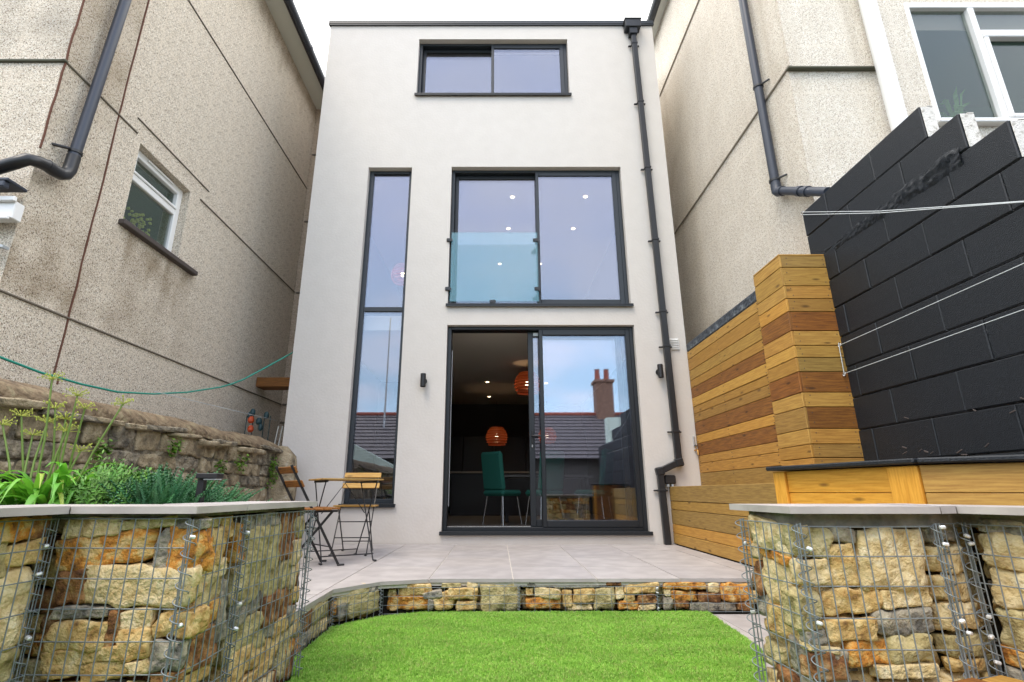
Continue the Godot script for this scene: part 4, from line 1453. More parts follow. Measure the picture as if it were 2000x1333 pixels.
func right_gabion() -> void:
	var h := thing("gabion_wall", "tall stone filled wire gabion wall with grey coping on the right, before the storage boxes", "gabion wall", Vector3(1.2, 0, 4.7))
	place(PR, [[62,646,121,95,-4,5],[168,669,74,41,-6,2],[52,556,102,76,0,3],[150,582,87,128,-3,0],[309,604,218,178,0,3],[153,471,184,80,2,0],[329,484,144,53,2,3],[20,441,80,109,0,5]], h, 8)
	place(PR, [[31,374,62,40,5,2],[305,419,183,69,2,2],[140,392,152,63,3,0],[60,295,113,73,0,4],[189,332,151,72,4,1],[314,344,126,75,0,5],[288,283,181,37,2,3],[46,342,90,20,-6,3]], h, 8)
	fill_stones(PR[0], PR[1], .0, .26, 0, .44, h)
	fill_stones(PR[0], PR[1], .0, .70, 0.03, .44, h, .075)
	place(PS, [[150,658,240,90,-6,3],[140,593,190,34,-8,1],[150,506,190,143,-4,3],[150,380,240,100,-10,0],[60,280,110,57,-8,5],[210,290,140,102,-8,2],[100,206,110,60,-10,4]], h, 8)
	fill_stones(PS[0], PS[1], .0, .18, 0.02, .28, h)
	fill_stones(Vector2(.945, 4.46), Vector2(.965, 4.70), .0, .70, 0.02, .24, h, .09)
	place(PT, [[80,680,140,69,0,2],[80,590,140,76,0,3],[80,509,140,68,0,3],[80,425,140,75,0,3],[80,344,140,57,0,5]], h, 8)
	place(PE, [[120,692,150,45,-6,2],[132,619,175,96,-8,3],[119,513,160,110,-10,3],[71,396,84,115,-6,5],[145,395,70,103,-4,3],[92,313,134,50,-10,1],[83,262,124,44,-8,2]], h, 8)
	fill_stones(PE[0], PE[1], .2, .70, .2, .46, h)
	fill_stones(PE[0], PE[1], .0, .70, .0, .46, h, .07)
	fill_stones(PE[1], Vector2(2.0, 6.0), .0, .70, 0.0, .9, h)
	# plain back towards the path
	fill_stones(Vector2(1.9, 4.42), Vector2(.93, 4.42), .0, .70, 0.0, .96, h)
	var core := MB.new()
	core.prism(PackedVector2Array([Vector2(1.04, 4.5), Vector2(1.06, 4.64), Vector2(1.40, 4.65), Vector2(1.60, 4.60), Vector2(1.80, 5.08), Vector2(2.05, 5.95), Vector2(2.3, 5.9), Vector2(1.85, 4.5)]), -.05, .69)
	obj("stone_core", core, M.gabion_core, h)
	var bed := MB.new()
	bed.prism(PackedVector2Array([Vector2(.955, 4.44), Vector2(.965, 4.735), Vector2(1.40, 4.735), Vector2(1.545, 4.69), Vector2(1.715, 5.12), Vector2(2.02, 6.0), Vector2(2.3, 5.95), Vector2(1.9, 4.44)]), .69, .734)
	obj("mortar_bed", bed, M.concrete, h)
	fill_stones(Vector2(1.44, 4.66), Vector2(1.66, 4.63), .0, .69, .0, .22, h)
	fill_stones(PT[0], PT[1], .0, .31, .0, .14, h)
	wire_panel(PS[0], PS[1], .02, .7, .045, .0875, h)
	wire_panel(PR[0], PR[1], .02, .696, .0438, .0875, h)
	wire_panel(PT[0], PT[1], .02, .70, .05, .0875, h, .008)
	wire_panel(PE[0], PE[1], .02, .70, .0438, .0875, h)
	for c in [[Vector2(.918, 4.45), .022], [Vector2(.952, 4.772), .02], [Vector2(1.393, 4.77), .017], [Vector2(1.520, 4.718), .018]]:
		coil(c[0], .02, .705, c[1], .046, h)
		var rods := MB.new()
		for d in [Vector2(.008, .004), Vector2(-.008, .003), Vector2(.012, -.004)]:
			rods.tube([Vector3(c[0].x + d.x, .0, c[0].y + d.y), Vector3(c[0].x + d.x * .7, .705, c[0].y + d.y)], .0022, 5)
		obj("joint_rod", rods, M.galvanised, h)
	clips(Vector2(.962, 4.785), [.632, .425], h)
	clips(Vector2(.918, 4.46), [.62, .39], h)
	clips(Vector2(1.395, 4.79), [.695, .645, .43, .40], h)
	clips(Vector2(1.518, 4.735), [.665, .642, .43, .375, .305], h)
	coping([
		[Vector2(.905, 4.39), Vector2(.925, 4.788), Vector2(1.40, 4.788), Vector2(1.48, 4.39)],
		[Vector2(1.404, 4.788), Vector2(1.47, 4.765), Vector2(1.60, 4.39), Vector2(1.484, 4.39)],
		[Vector2(1.474, 4.765), Vector2(1.655, 5.16), Vector2(1.94, 5.06), Vector2(1.604, 4.39)],
		[Vector2(1.657, 5.165), Vector2(1.87, 5.8), Vector2(2.2, 5.7), Vector2(1.942, 5.065)]], .735, .757, h)
	# bench made of planks in the corner
	var b := thing("plank_bench", "low bench of honey and brown planks in the right front corner", "bench", Vector3(1.3, 0, 4.9))
	var e2: Vector2 = (PE[1] - PE[0]).normalized()
	var e := Vector3(e2.x, 0, e2.y)
	var n := Vector3(-e.z, 0, e.x)
	for k in 4:
		var m := MB.new()
		var c := Vector3(1.50, .262, 4.70) + n * (.062 + .104 * k) + e * (.62 - .02 * k + (.10 if k > 1 else .0))
		m.box(c, Vector3(1.16, .03, .100), .004, Basis(e, UPV, n), 0, Vector2(rng.randf() * 3, rng.randf() * 3))
		obj("plank", m, M["wood_%d" % [1, 2, 1, 0][k]], b)
	for s in [.25, 1.0]:
		var lg := MB.new()
		lg.box(Vector3(1.50, .12, 4.70) + n * .22 + e * s, Vector3(.06, .24, .36), .004, Basis(e, UPV, n), 1)
		obj("leg", lg, M.wood_1, b)

func low_gabion() -> void:
	var h := thing("gabion_wall", "low stone filled gabion wall holding up the patio at the back of the lawn", "gabion wall", Vector3(.3, 0, 2.53))
	var f1 := [Vector2(-1.035, 3.85), Vector2(-1.035, 2.97)]
	var f2 := [Vector2(-1.035, 2.95), Vector2(-.80, 2.67)]
	var f3 := [Vector2(-.79, 2.6), Vector2(.15, 2.53)]
	var f4 := [Vector2(.15, 2.53), Vector2(1.12, 2.53)]
	var f5 := [Vector2(1.12, 2.53), Vector2(1.86, 2.53)]
	fill_stones(f1[0], f1[1], .0, .18, .0, .87, h, 0.0, .06, .13)
	place(f2, [[171,153,254,71,10,3],[256,86,231,124,5,5],[85,75,73,86,5,2],[25,100,36,81,0,1],[330,165,60,46,5,2]], h)
	place(f3, [[209,150,246,74,0,0],[169,67,273,81,0,1],[415,81,144,108,5,0],[338,114,144,43,6,2],[468,171,137,30,0,5],[548,116,209,74,-4,0],[577,45,145,58,0,0],[616,168,73,45,-5,3],[809,97,270,170,0,5],[56,130,55,43,0,3],[74,35,54,31,0,0],[325,53,38,65,0,2],[53,170,55,40,0,4]], h)
	place(f4, [[409,168,338,40,2,2],[77,126,56,51,0,0],[208,118,190,67,-3,3],[172,50,249,78,0,1],[341,81,69,102,0,0],[453,97,147,86,0,0],[429,27,180,40,0,3],[602,87,151,143,0,5],[710,124,59,79,4,3],[865,150,245,63,2,0],[900,79,150,66,2,4],[780,85,78,39,0,0],[776,34,154,54,-4,1],[900,25,124,35,2,3],[136,175,191,30,0,2],[670,178,113,22,0,4]], h)
	place(f5, [[209,166,316,46,0,1],[195,99,190,67,-2,1],[373,93,159,63,0,4],[408,154,78,60,0,3],[556,124,207,113,0,1],[80,118,43,42,0,3],[78,52,60,74,-8,2],[166,50,116,47,-3,4],[396,30,339,47,0,2],[610,32,90,50,0,4],[686,97,52,71,0,0],[830,97,180,150,0,5]], h)
	for f in [f2, f3, f4, f5]:
		fill_stones(f[0], f[1], .0, .18, .02, f[0].distance_to(f[1]) - .02, h, .07, .05, .09)
	var core := MB.new()
	core.prism(PackedVector2Array([Vector2(-1.14, 3.82), Vector2(-1.14, 2.92), Vector2(-.85, 2.58), Vector2(.1, 2.42), Vector2(2.06, 2.42), Vector2(2.06, 2.3), Vector2(-1.2, 2.3), Vector2(-1.25, 3.8)]), -.05, .188)
	obj("stone_core", core, M.gabion_core, h)
	wire_panel(f1[0], f1[1], .0, .165, .05, .054, h, .010, .0018)
	wire_panel(f2[0], f2[1], .0, .165, .055, .054, h, .010, .0018)
	wire_panel(f3[0], f3[1], .0, .165, .11, .054, h, .010, .0018)
	wire_panel(f4[0], f4[1], .0, .165, .11, .054, h, .010, .0018)
	wire_panel(f5[0], Vector2(2.05, 2.53), .0, .165, .11, .054, h, .010, .0018)
	for c in [Vector2(-1.022, 2.96), Vector2(-.79, 2.655), Vector2(.15, 2.545), Vector2(1.12, 2.545)]:
		coil(c, .0, .17, .012, .022, h)
	clips(Vector2(1.12, 2.552), [.155, .125, .03], h)

# ---------------------------------------------------------------- lawn
func lawn() -> void:
	var pg := PackedVector2Array([Vector2(-1.02, 2.98), Vector2(-.79, 2.69), Vector2(-.5, 2.56), Vector2(1.46, 2.545), Vector2(1.40, 3.42), Vector2(1.19, 3.9), Vector2(.95, 4.42), Vector2(.93, 4.8), Vector2(1.1, 6.6), Vector2(-1.3, 6.6), Vector2(-1.3, 4.8), Vector2(-.96, 4.78), Vector2(-.91, 3.84), Vector2(-1.02, 3.83)])
	var b := MB.new()
	b.prism(pg, -.055, -.002)
	struct(obj("lawn", b, M.turf_base))
	# tufts of short curved blades
	var t := MB.new()
	for i in 7:
		var a := rr(0, TAU)
		var d := Vector3(cos(a), 0, sin(a))
		var s := Vector3(-d.z, 0, d.x) * .0012
		var o := Vector3(rr(-.006, .006), 0, rr(-.006, .006))
		var hh := rr(.011, .019)
		var mid := o + UPV * hh * .6 + d * .003
		var tip := o + UPV * hh + d * rr(.004, .010)
		t.quad(o - s, o + s, mid + s * .8, mid - s * .8, d)
		t.poly([mid - s * .8, mid + s * .8, tip], o - d)
	var m := t.mesh(M.turf)
	var xs := []
	var cs := []
	var g := RandomNumberGenerator.new()
	g.seed = 5
	while xs.size() < 95000:
		var p := Vector2(g.randf_range(-1.3, 1.47), g.randf_range(2.54, 6.4))
		if p.y > 4.9 and g.randf() < .8:
			continue
		if not Geometry2D.is_point_in_polygon(p, pg):
			continue
		var n := nz.get_noise_2d(p.x * 1.3, p.y * 3.2)
		var lay := nz.get_noise_2d(p.x * 1.1 + 30.0, p.y * 4.5)
		var lean := Basis(Vector3(0, 0, 1), lay * .5) * Basis(Vector3(1, 0, 0), n * .7 + g.randf_range(-.2, .2))
		var sc := g.randf_range(.8, 1.2)
		xs.append(Transform3D(lean * Basis(UPV, g.randf() * TAU) * Basis.from_scale(Vector3(1, sc, 1)), Vector3(p.x, -.003, p.y)))
		var k := g.randf()
		var c := Color(.17, .40, .035).lerp(Color(.34, .58, .085), k) * (1.0 + .22 * nz.get_noise_2d(p.x * 2.3 + 90.0, p.y * 5.0))
		if g.randf() < .1:
			c = Color(.40, .46, .14)
		cs.append(c)
	var mm := MultiMesh.new()
	mm.transform_format = MultiMesh.TRANSFORM_3D
	mm.use_colors = true
	mm.mesh = m
	mm.instance_count = xs.size()
	for i in xs.size():
		mm.set_instance_transform(i, xs[i])
		mm.set_instance_color(i, cs[i])
	var o2 := MultiMeshInstance3D.new()
	o2.name = "grass"
	o2.multimesh = mm
	add_child(o2, true)
	struct(o2, "stuff")
	o2.set_meta("label", "short bright green artificial grass covering the lawn")
	o2.set_meta("category", "grass")

# ---------------------------------------------------------------- bistro set
func slat(parent: Node3D, called: String, c: Vector3, s: Vector3, bs: Basis, tone: int, long := 0) -> void:
	var m := MB.new()
	m.box(c, s, .003, bs, long, Vector2(rng.randf() * 4, rng.randf() * 4))
	obj(called, m, M["wood_%d" % tone], parent)

func rod(parent: Node3D, called: String, pts: Array, r: float) -> void:
	var m := MB.new()
	m.tube(pts, r, 8)
	obj(called, m, M.black_metal, parent)

func flat_bar(parent: Node3D, called: String, a: Vector3, b: Vector3, w := .018, t := .007) -> void:
	var m := MB.new()
	m.bar(a, b, t, w, .001)
	obj(called, m, M.black_metal, parent)

# folding slatted chair; f is the way it faces
func folding_chair(label: String, at: Vector3, f: Vector3, tone: int) -> void:
	var s := Vector3(-f.z, 0, f.x)
	var bs := Basis(f, UPV, s)
	var c := thing("folding_chair", label, "chair", at, "folding slatted bistro chairs")
	var P := func(x: float, y: float, z: float) -> Vector3:
		return at + f * x + UPV * y + s * z
	# seat slats lie across
	for i in 5:
		slat(c, "seat_slat", P.call(-.145 + i * .075, .452 + (.004 if i == 4 else 0.0), 0), Vector3(.062, .016, .39), bs, tone, 2)
	for z in [-.16, .16]:
		flat_bar(c, "seat_rail", P.call(-.18, .435, z), P.call(.18, .435, z))
		# long leg carries the backrest, the short one crosses it
		var lean: float = z * 1.06
		flat_bar(c, "back_leg", P.call(.22, .008, lean), P.call(-.26, .80, lean), .02, .008)
		flat_bar(c, "front_leg", P.call(-.23, .008, z * .94), P.call(.14, .435, z * .94), .02, .008)
		for e in [[.22, lean], [-.23, z * .94]]:
			var ft := MB.new()
			ft.box(P.call(e[0] + .02, .008, e[1]), Vector3(.06, .015, .022), .004, bs)
			obj("foot", ft, M.black_plastic, c)
	for y in [.155, .30]:
		var x: float = .22 - y * .606
		rod(c, "stretcher", [P.call(x, y, -.17), P.call(x, y, .17)], .005)
	rod(c, "stretcher", [P.call(-.23 + .10 * .866, .10, -.15), P.call(-.23 + .10 * .866, .10, .15)], .005)
	for y in [.765, .655]:
		var x2: float = .22 - y * .606 + .018
		slat(c, "back_slat", P.call(x2, y, 0), Vector3(.014, .058, .39), bs * Basis(Vector3(0, 0, 1), .5), tone, 2)

func furniture() -> void:
	var y := .2135
	# table: d runs along its crossed legs, e across them
	var d := Vector3(.53, 0, .85).normalized()
	var e := Vector3(d.z, 0, -d.x)
	var at := Vector3(-1.44, y, 1.46)
	var bs := Basis(e, UPV, d)
	var t := thing("folding_table", "small square folding table with slatted brown top and thin black crossed legs", "table", at)
	for i in 7:
		slat(t, "slat", at + d * (-.234 + i * .078) + UPV * .700, Vector3(.56, .014, .068), bs, 1 if i % 3 else 3, 0)
	for s in [-1.0, 1.0]:
		flat_bar(t, "top_rail", at + e * .225 * s + d * -.25 + UPV * .684, at + e * .225 * s + d * .25 + UPV * .684, .022, .008)
		var o: Vector3 = at + e * .235 * s
		flat_bar(t, "leg", o + d * -.27 + UPV * .01, o + d * .22 + UPV * .68, .014, .008)
		flat_bar(t, "leg", o + d * .27 + UPV * .01 - e * .012 * s, o + d * -.22 + UPV * .68 - e * .012 * s, .014, .008)
		for k in [-.27, .27]:
			var ft := MB.new()
			ft.box(o + d * (k + .012 * signf(k)) + UPV * .008, Vector3(.024, .015, .05), .004, bs)
			obj("foot", ft, M.black_plastic, t)
	for k in [-.235, .235]:
		rod(t, "stretcher", [at + e * .235 + d * k + UPV * .06, at - e * .235 + d * k + UPV * .06], .005)
	rod(t, "brace", [at + e * .2 + UPV * .40 + d * .02, at + UPV * .67, at - e * .2 + UPV * .40 + d * .02], .0045)
	folding_chair("folding slatted chair behind the small table, its back to the slit window", Vector3(-1.455, y, .93), Vector3(.06, 0, 1).normalized(), 1)
	folding_chair("folding slatted chair left of the small table, half hidden by the planter coping", Vector3(-1.60, y, 1.90), Vector3(.74, 0, -.67).normalized(), 2)

# ---------------------------------------------------------------- things fixed to the white house
func fittings() -> void:
	var d := thing("downpipe", "black square downpipe with hopper on the white house's right side, stepping left near its foot", "downpipe", Vector3(1.98, .214, .07))
	var hp := MB.new()
	hp.span(Vector3(2.015, 7.83, .004), Vector3(2.255, 7.975, .15), .008)
	hp.span(Vector3(2.0, 7.97, .004), Vector3(2.27, 8.0, .16), .006)
	hp.prism(PackedVector2Array([Vector2(2.075, .02), Vector2(2.195, .02), Vector2(2.195, .13), Vector2(2.075, .13)]), 7.72, 7.829)
	obj("hopper", hp, M.anthracite_dark, d)
	var sg := [[Vector3(2.142, 7.73, .075), Vector3(2.205, 1.16, .075)], [Vector3(2.21, 1.155, .075), Vector3(1.965, 1.045, .075)], [Vector3(1.965, 1.05, .075), Vector3(1.985, .215, .075)]]
	for s in sg:
		var m := MB.new()
		m.bar(s[0], s[1], .066, .078, .008, Vector3(1, 0, 0) if absf(s[0].y - s[1].y) > .5 else UPV)
		obj("pipe", m, M.black_plastic, d)
	for c in [Vector3(2.2065, 1.15, .075), Vector3(1.965, 1.045, .075)]:
		var m2 := MB.new()
		m2.box(c, Vector3(.10, .10, .084), .014, Basis(Vector3(0, 0, 1), .2))
		obj("shoe", m2, M.black_plastic, d)
	for b in [[7.55, 2.144], [6.45, 2.154], [5.3, 2.165], [4.15, 2.177], [3.1, 2.187], [2.62, 2.191], [1.52, 2.202], [.82, 1.97]]:
		var k := MB.new()
		k.box(Vector3(b[1], b[0], .075), Vector3(.092, .03, .078), .004)
		k.box(Vector3(b[1] - .06, b[0], .03), Vector3(.05, .018, .03), .003)
		k.box(Vector3(b[1] + .06, b[0], .03), Vector3(.05, .018, .03), .003)
		obj("bracket", k, M.black_plastic, d)
	for l in [[Vector3(-.95, 2.085, .075), "black cylinder wall lamp between the slit window and the patio door"], [Vector3(2.085, 2.205, .075), "black cylinder wall lamp right of the patio door beside the downpipe"]]:
		var w := thing("wall_lamp", l[1], "wall lamp", l[0], "black cylinder wall lamps")
		var p: Vector3 = l[0]
		var cy := MB.new()
		cy.lathe(p, [Vector2(.024, .004), Vector2(.033, 0), Vector2(.035, .004), Vector2(.035, .168), Vector2(.033, .172), Vector2(.024, .168), Vector2(.024, .13)], 22)
		cy.lathe(p, [Vector2(.0005, .04), Vector2(.024, .04), Vector2(.024, .004)], 22)
		cy.lathe(p, [Vector2(.024, .13), Vector2(.0005, .13)], 22)
		obj("body", cy, M.black_metal, w)
		var pl := MB.new()
		pl.tube([Vector3(p.x + .0, p.y + .085, .002), Vector3(p.x, p.y + .085, .018)], .042, 20)
		pl.tube([Vector3(p.x, p.y + .085, .018), Vector3(p.x, p.y + .085, .045)], .018, 12)
		obj("wall_plate", pl, M.black_metal, w)
	var v := thing("vent_grille", "small white louvred vent on the white house behind the black downpipe", "vent", Vector3(2.30, 2.6, .01))
	var fr := MB.new()
	fr.span(Vector3(2.23, 2.585, .002), Vector3(2.385, 2.745, .010), .003)
	obj("frame", fr, M.white_plastic, v)
	for i in 6:
		var sl := MB.new()
		sl.box(Vector3(2.307, 2.607 + i * .0235, .017), Vector3(.135, .005, .018), .001, Basis(Vector3(1, 0, 0), .6))
		obj("louvre", sl, M.white_plastic, v)
	var s := thing("outdoor_socket", "black weatherproof outdoor socket box with two pale plugs beneath it", "socket", Vector3(2.05, .9, .05))
	var bx := MB.new()
	bx.span(Vector3(2.015, .895, .004), Vector3(2.155, 1.0, .075), .014)
	obj("box", bx, M.black_plastic, s)
	for x in [2.06, 2.115]:
		var pg := MB.new()
		pg.tube([Vector3(x, .905, .045), Vector3(x, .868, .045)], .019, 12)
		obj("plug", pg, M.grey_plastic, s)
	var t := thing("garden_tap", "small brass garden tap at the edge of the white house beside the cladding", "tap", Vector3(2.45, 1.27, .05))
	var tp := MB.new()
	tp.tube([Vector3(2.445, 1.30, .004), Vector3(2.445, 1.30, .07), Vector3(2.445, 1.285, .095), Vector3(2.445, 1.235, .10)], .011, 10)
	tp.tube([Vector3(2.445, 1.305, .05), Vector3(2.445, 1.345, .05)], .008, 8)
	obj("spout", tp, M.brass, t)
	var hd := MB.new()
	hd.box(Vector3(2.445, 1.35, .05), Vector3(.05, .012, .016), .004)
	obj("handle", hd, M.black_plastic, t)
	var bs := MB.new()
	bs.tube([Vector3(2.445, 1.345, .012), Vector3(2.445, 1.47, .012)], .009, 8)
	obj("supply_pipe", bs, M.steel, t)

# ---------------------------------------------------------------- plants
func leaf_bunch(parent: Node3D, c: Vector3, count: int, w: float, hgt: float, lw: float, m: Material, called: String) -> void:
	var mb := MB.new()
	for i in count:
		var a := rr(0, TAU)
		var d := Vector3(cos(a), 0, sin(a))
		var s := Vector3(-d.z, 0, d.x) * lw
		var p0 := c + d * rr(0, .02)
		var p1 := c + d * w * rr(.3, .6) + UPV * hgt * rr(.5, 1.0)
		var p2 := p1 + d * w * rr(.2, .5) + UPV * hgt * rr(-.25, .15)
		mb.poly([p0 - s * .3, p0 + s * .3, p1 + s, p1 - s], p0 - UPV)
		mb.poly([p1 - s, p1 + s, p2], p1 - UPV)
	obj(called, mb, m, parent)

func strap_leaf(mb: MB, base: Vector3, a: float, ln: float, rise: float, droop: float, w: float) -> void:
	var d := Vector3(cos(a), 0, sin(a))
	var s := Vector3(-d.z, 0, d.x)
	var n := 9
	var b0 := mb.v.size()
	for i in n + 1:
		var t := float(i) / n
		var p := base + d * ln * (t * .85 + .1 * t * t) + UPV * (rise * t - droop * t * t * t)
		var ww := w * (sin(PI * clampf(t * .86 + .14, 0, 1)) * .9 + .1 * (1 - t))
		if i == n:
			ww = .0005
		var up := (UPV - d * (rise - 3.0 * droop * t * t) / ln).normalized()
		for q in [-1.0, 0.0, 1.0]:
			mb.put(p + s * ww * q - up * (0.0 if q != 0.0 else ww * .35), (up + s * q * .4).normalized())
	for i in n:
		for k in 2:
			var o := b0 + i * 3 + k
			mb.ix.append_array([o, o + 3, o + 4, o, o + 4, o + 1])

func sprig(kind: int) -> ArrayMesh:
	var m := MB.new()
	m.colored = true
	if kind == 0:
		# soft fine leaves on a thin stem
		for i in 16:
			var t := i / 16.0
			var a := i * 2.4
			var d := Vector3(cos(a), .55, sin(a)).normalized()
			var p := Vector3(sin(t * 2.0) * .01, t * .09, 0)
			var s := d.cross(UPV).normalized() * .0035
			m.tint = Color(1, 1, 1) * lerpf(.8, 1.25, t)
			m.poly([p - s * .4, p + d * .012 - s, p + d * .026, p + d * .012 + s], p - UPV)
	else:
		# flat conifer spray
		for i in 18:
			var t := i / 18.0
			var sd := 1.0 if i % 2 else -1.0
			var p := Vector3(0, t * .03 - t * t * .015, t * .12)
			var d := Vector3(sd * .8, rr(-.1, .35), .75).normalized()
			var l := .03 * (1.15 - t)
			var s := Vector3(0, .003, 0) + Vector3(d.z, 0, -d.x) * .003
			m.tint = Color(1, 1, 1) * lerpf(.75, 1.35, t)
			m.poly([p - s, p + d * l * .5 + s * .9, p + d * l, p + d * l * .5 - s], p - UPV * .5)
			m.poly([p - s.cross(d), p + d * l, p + s.cross(d)], p - UPV)
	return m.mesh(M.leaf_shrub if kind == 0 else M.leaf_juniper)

func shrub(called: String, label: String, c: Vector3, rad: Vector3, count: int, kind: int, m: ArrayMesh) -> void:
	var o := thing(called, label, "shrub", c)
	var xs := []
	var cs := []
	for i in count:
		var a := rr(0, TAU)
		var el := asin(rr(-.1, 1.0))
		var r := pow(rng.randf(), .35)
		var d := Vector3(cos(a) * cos(el), sin(el), sin(a) * cos(el))
		var lump := 1.0 + .45 * nz.get_noise_3d(d.x * 2.2 + c.x * 5.0, d.y * 2.2, d.z * 2.2)
		var p := Vector3(d.x * rad.x, d.y * rad.y, d.z * rad.z) * r * lump
		var dir := (d + Vector3(rr(-.5, .5), rr(0, .5) if kind == 0 else rr(-.25, .3), rr(-.5, .5))).normalized()
		var bs: Basis
		if kind == 0:
			var x := dir.cross(Vector3(.3, .1, .9)).normalized()
			bs = Basis(x, dir, x.cross(dir))
		else:
			bs = Basis.looking_at(-dir, UPV)
		bs = bs.scaled(Vector3.ONE * rr(.7, 1.3))
		xs.append(Transform3D(bs, p))
		var g := rr(.75, 1.3)
		cs.append(Color(g * rr(.85, 1.25), g, g * rr(.8, 1.1)))
	var mm := MultiMesh.new()
	mm.transform_format = MultiMesh.TRANSFORM_3D
	mm.use_colors = true
	mm.mesh = m
	mm.instance_count = xs.size()
	for i in xs.size():
		mm.set_instance_transform(i, xs[i])
		mm.set_instance_color(i, cs[i])
	var q := MultiMeshInstance3D.new()
	q.name = "foliage"
	q.multimesh = mm
	q.set_meta("kind", "stuff")
	o.add_child(q, true)
	for i in 7:
		var st := MB.new()
		var a2 := rr(0, TAU)
		st.tube([c, c + Vector3(cos(a2) * rad.x * .4, rad.y * .5, sin(a2) * rad.z * .4), c + Vector3(cos(a2) * rad.x * .75, rad.y * .72, sin(a2) * rad.z * .75)], .004, 5, .0015)
		obj("stem", st, M.stalk, o)

func planting() -> void:
	# clump of lilies: strap leaves and bare stalks with whorled heads
	var c := Vector3(-1.93, .70, 4.2)
	var l := thing("lily_clump", "clump of strap leaved lilies with tall whorled seed heads in the left planter", "plant", c)
	for i in 112:
		var mb := MB.new()
		var a := rr(0, TAU)
		var up := rr(0.0, 1.0)
		strap_leaf(mb, c + Vector3(rr(-.10, .10), 0, rr(-.09, .09)), a, rr(.20, .40), lerpf(.20, .42, up), lerpf(.20, .36, rng.randf()), rr(.010, .0175))
		obj("leaf", mb, M[["leaf_lily", "leaf_lily", "leaf_lily_b", "leaf_lily_b", "leaf_lily_y"][rng.randi() % 5] if rng.randf() < .92 else "leaf_lily_y"], l)
	var heads := [[-2.006, 1.288, 4.2], [-1.863, 1.211, 4.2], [-1.705, 1.187, 4.2], [-1.825, 1.157, 4.2], [-1.988, 1.164, 4.2], [-1.925, 1.112, 4.2], [-2.089, 1.121, 4.2], [-2.166, 1.084, 4.2], [-2.02, 1.103, 4.2], [-1.908, 1.06, 4.2], [-2.065, 1.044, 4.2], [-1.868, .977, 4.2]]
	for k in heads.size():
		var q := Vector3(heads[k][0], heads[k][1], heads[k][2] + rr(-.05, .05))
		var b := c + Vector3(clampf((q.x - c.x) * .42, -.16, .16) + rr(-.02, .02), .02, rr(-.05, .06))
		var st := MB.new()
		st.tube([b, b.lerp(q, .5) + Vector3(rr(-.012, .012), .02, rr(-.01, .01)), q], .0052, 7, .0036)
		obj("flower_stalk", st, M.stalk, l)
		var hd := MB.new()
		for i in 22:
			var a := i * TAU / 11.0 + rr(-.2, .2)
			var d := Vector3(cos(a), rr(-.15, 1.1), sin(a)).normalized()
			var ln := rr(.03, .052)
			hd.tube([q, q + d * ln * .6, q + d * ln + UPV * .004], .0011, 4, .0008, false)
			hd.box(q + d * ln, Vector3(.005, .008, .005), .002)
		obj("flower_head", hd, M.flower, l)
	var s0 := sprig(0)
	var s1 := sprig(1)
	shrub("leafy_shrub", "low bright green feathery shrub beside the lilies in the left planter", Vector3(-1.72, .66, 4.10), Vector3(.20, .16, .20), 1700, 0, s0)
	shrub("leafy_shrub", "taller mid green wispy shrub against the old stone wall behind the feathery shrub", Vector3(-1.86, .66, 3.92), Vector3(.22, .20, .12), 900, 0, s0)
	shrub("juniper", "spreading blue green juniper by the middle path light in the left planter", Vector3(-1.47, .65, 4.16), Vector3(.19, .125, .13), 900, 1, s1)
	shrub("juniper", "grey green low juniper at the planter's far right corner below the chair", Vector3(-1.62, .65, 3.92), Vector3(.42, .13, .14), 1100, 1, s1)
	# path lights
	for p in [[Vector3(-2.10, .66, 4.22), "black path light with flat head at the left edge of the planter"], [Vector3(-1.275, .66, 4.2), "black path light with flat head among the blue green juniper"]]:
		var o := thing("path_light", p[1], "garden light", p[0], "black path lights in the planter")
		var q: Vector3 = p[0]
		part_box("post", q + Vector3(-.014, 0, -.014), q + Vector3(.014, .196, .014), M.black_metal, o, .002, 1)
		var hd := MB.new()
		hd.span(q + Vector3(-.016, .1965, -.03), q + Vector3(.075, .219, .03), .003)
		obj("head", hd, M.black_metal, o)
		var df := MB.new()
		df.span(q + Vector3(.016, .1915, -.024), q + Vector3(.07, .196, .024), .001)
		obj("diffuser", df, M.grey_plastic, o)
	# small plants rooted in the old wall
	var wall_spots := [[1.06, 3.32, .05, "wispy fern in the joint under the cap, second wall plant from the left"], [1.13, 2.6, .05, "small dark rosette plant in the wall, middle of the wall plants"], [1.02, 1.9, .05, "tiny green tuft lowest on the old wall's face"], [1.10, 1.55, .07, "yellowing trailing fern on the old wall, left of the thick green one"], [1.12, .80, .085, "thick bright green trailing plant near the old wall's right end"], [1.12, 4.35, .07, "green fern at the far left on the old wall behind the lilies"]]
	for w in wall_spots:
		var at := Vector3(-2.445, w[0], w[1])
		var o2 := thing("wall_fern", w[3], "wall plant", at, "plants rooted in the old stone wall")
		var mb2 := MB.new()
		mb2.colored = true
		var big: bool = w[2] > .08
		for i in (230 if big else 90):
			var t := rng.randf()
			var p2 := at + Vector3(rr(0, .045) + .01, -t * w[2] * (3.4 if big else 1.8) + rr(0, .07), rr(-1, 1) * w[2] * (1.0 - .45 * t) * (1.15 if big else 1.6))
			var d2 := Vector3(rr(.2, 1), rr(-.8, .4), rr(-1, 1)).normalized()
			var s2 := d2.cross(UPV).normalized() * .012
			var g2 := rr(.6, 1.5)
			mb2.tint = Color(g2 * (1.6 if w[1] == 1.55 else 1.1), g2 * 1.15, g2 * .7)
			mb2.poly([p2, p2 + d2 * .016 + s2, p2 + d2 * .036, p2 + d2 * .016 - s2], p2 - Vector3(.1, .3, 0))
		obj("foliage", mb2, M.leaf_wall, o2)

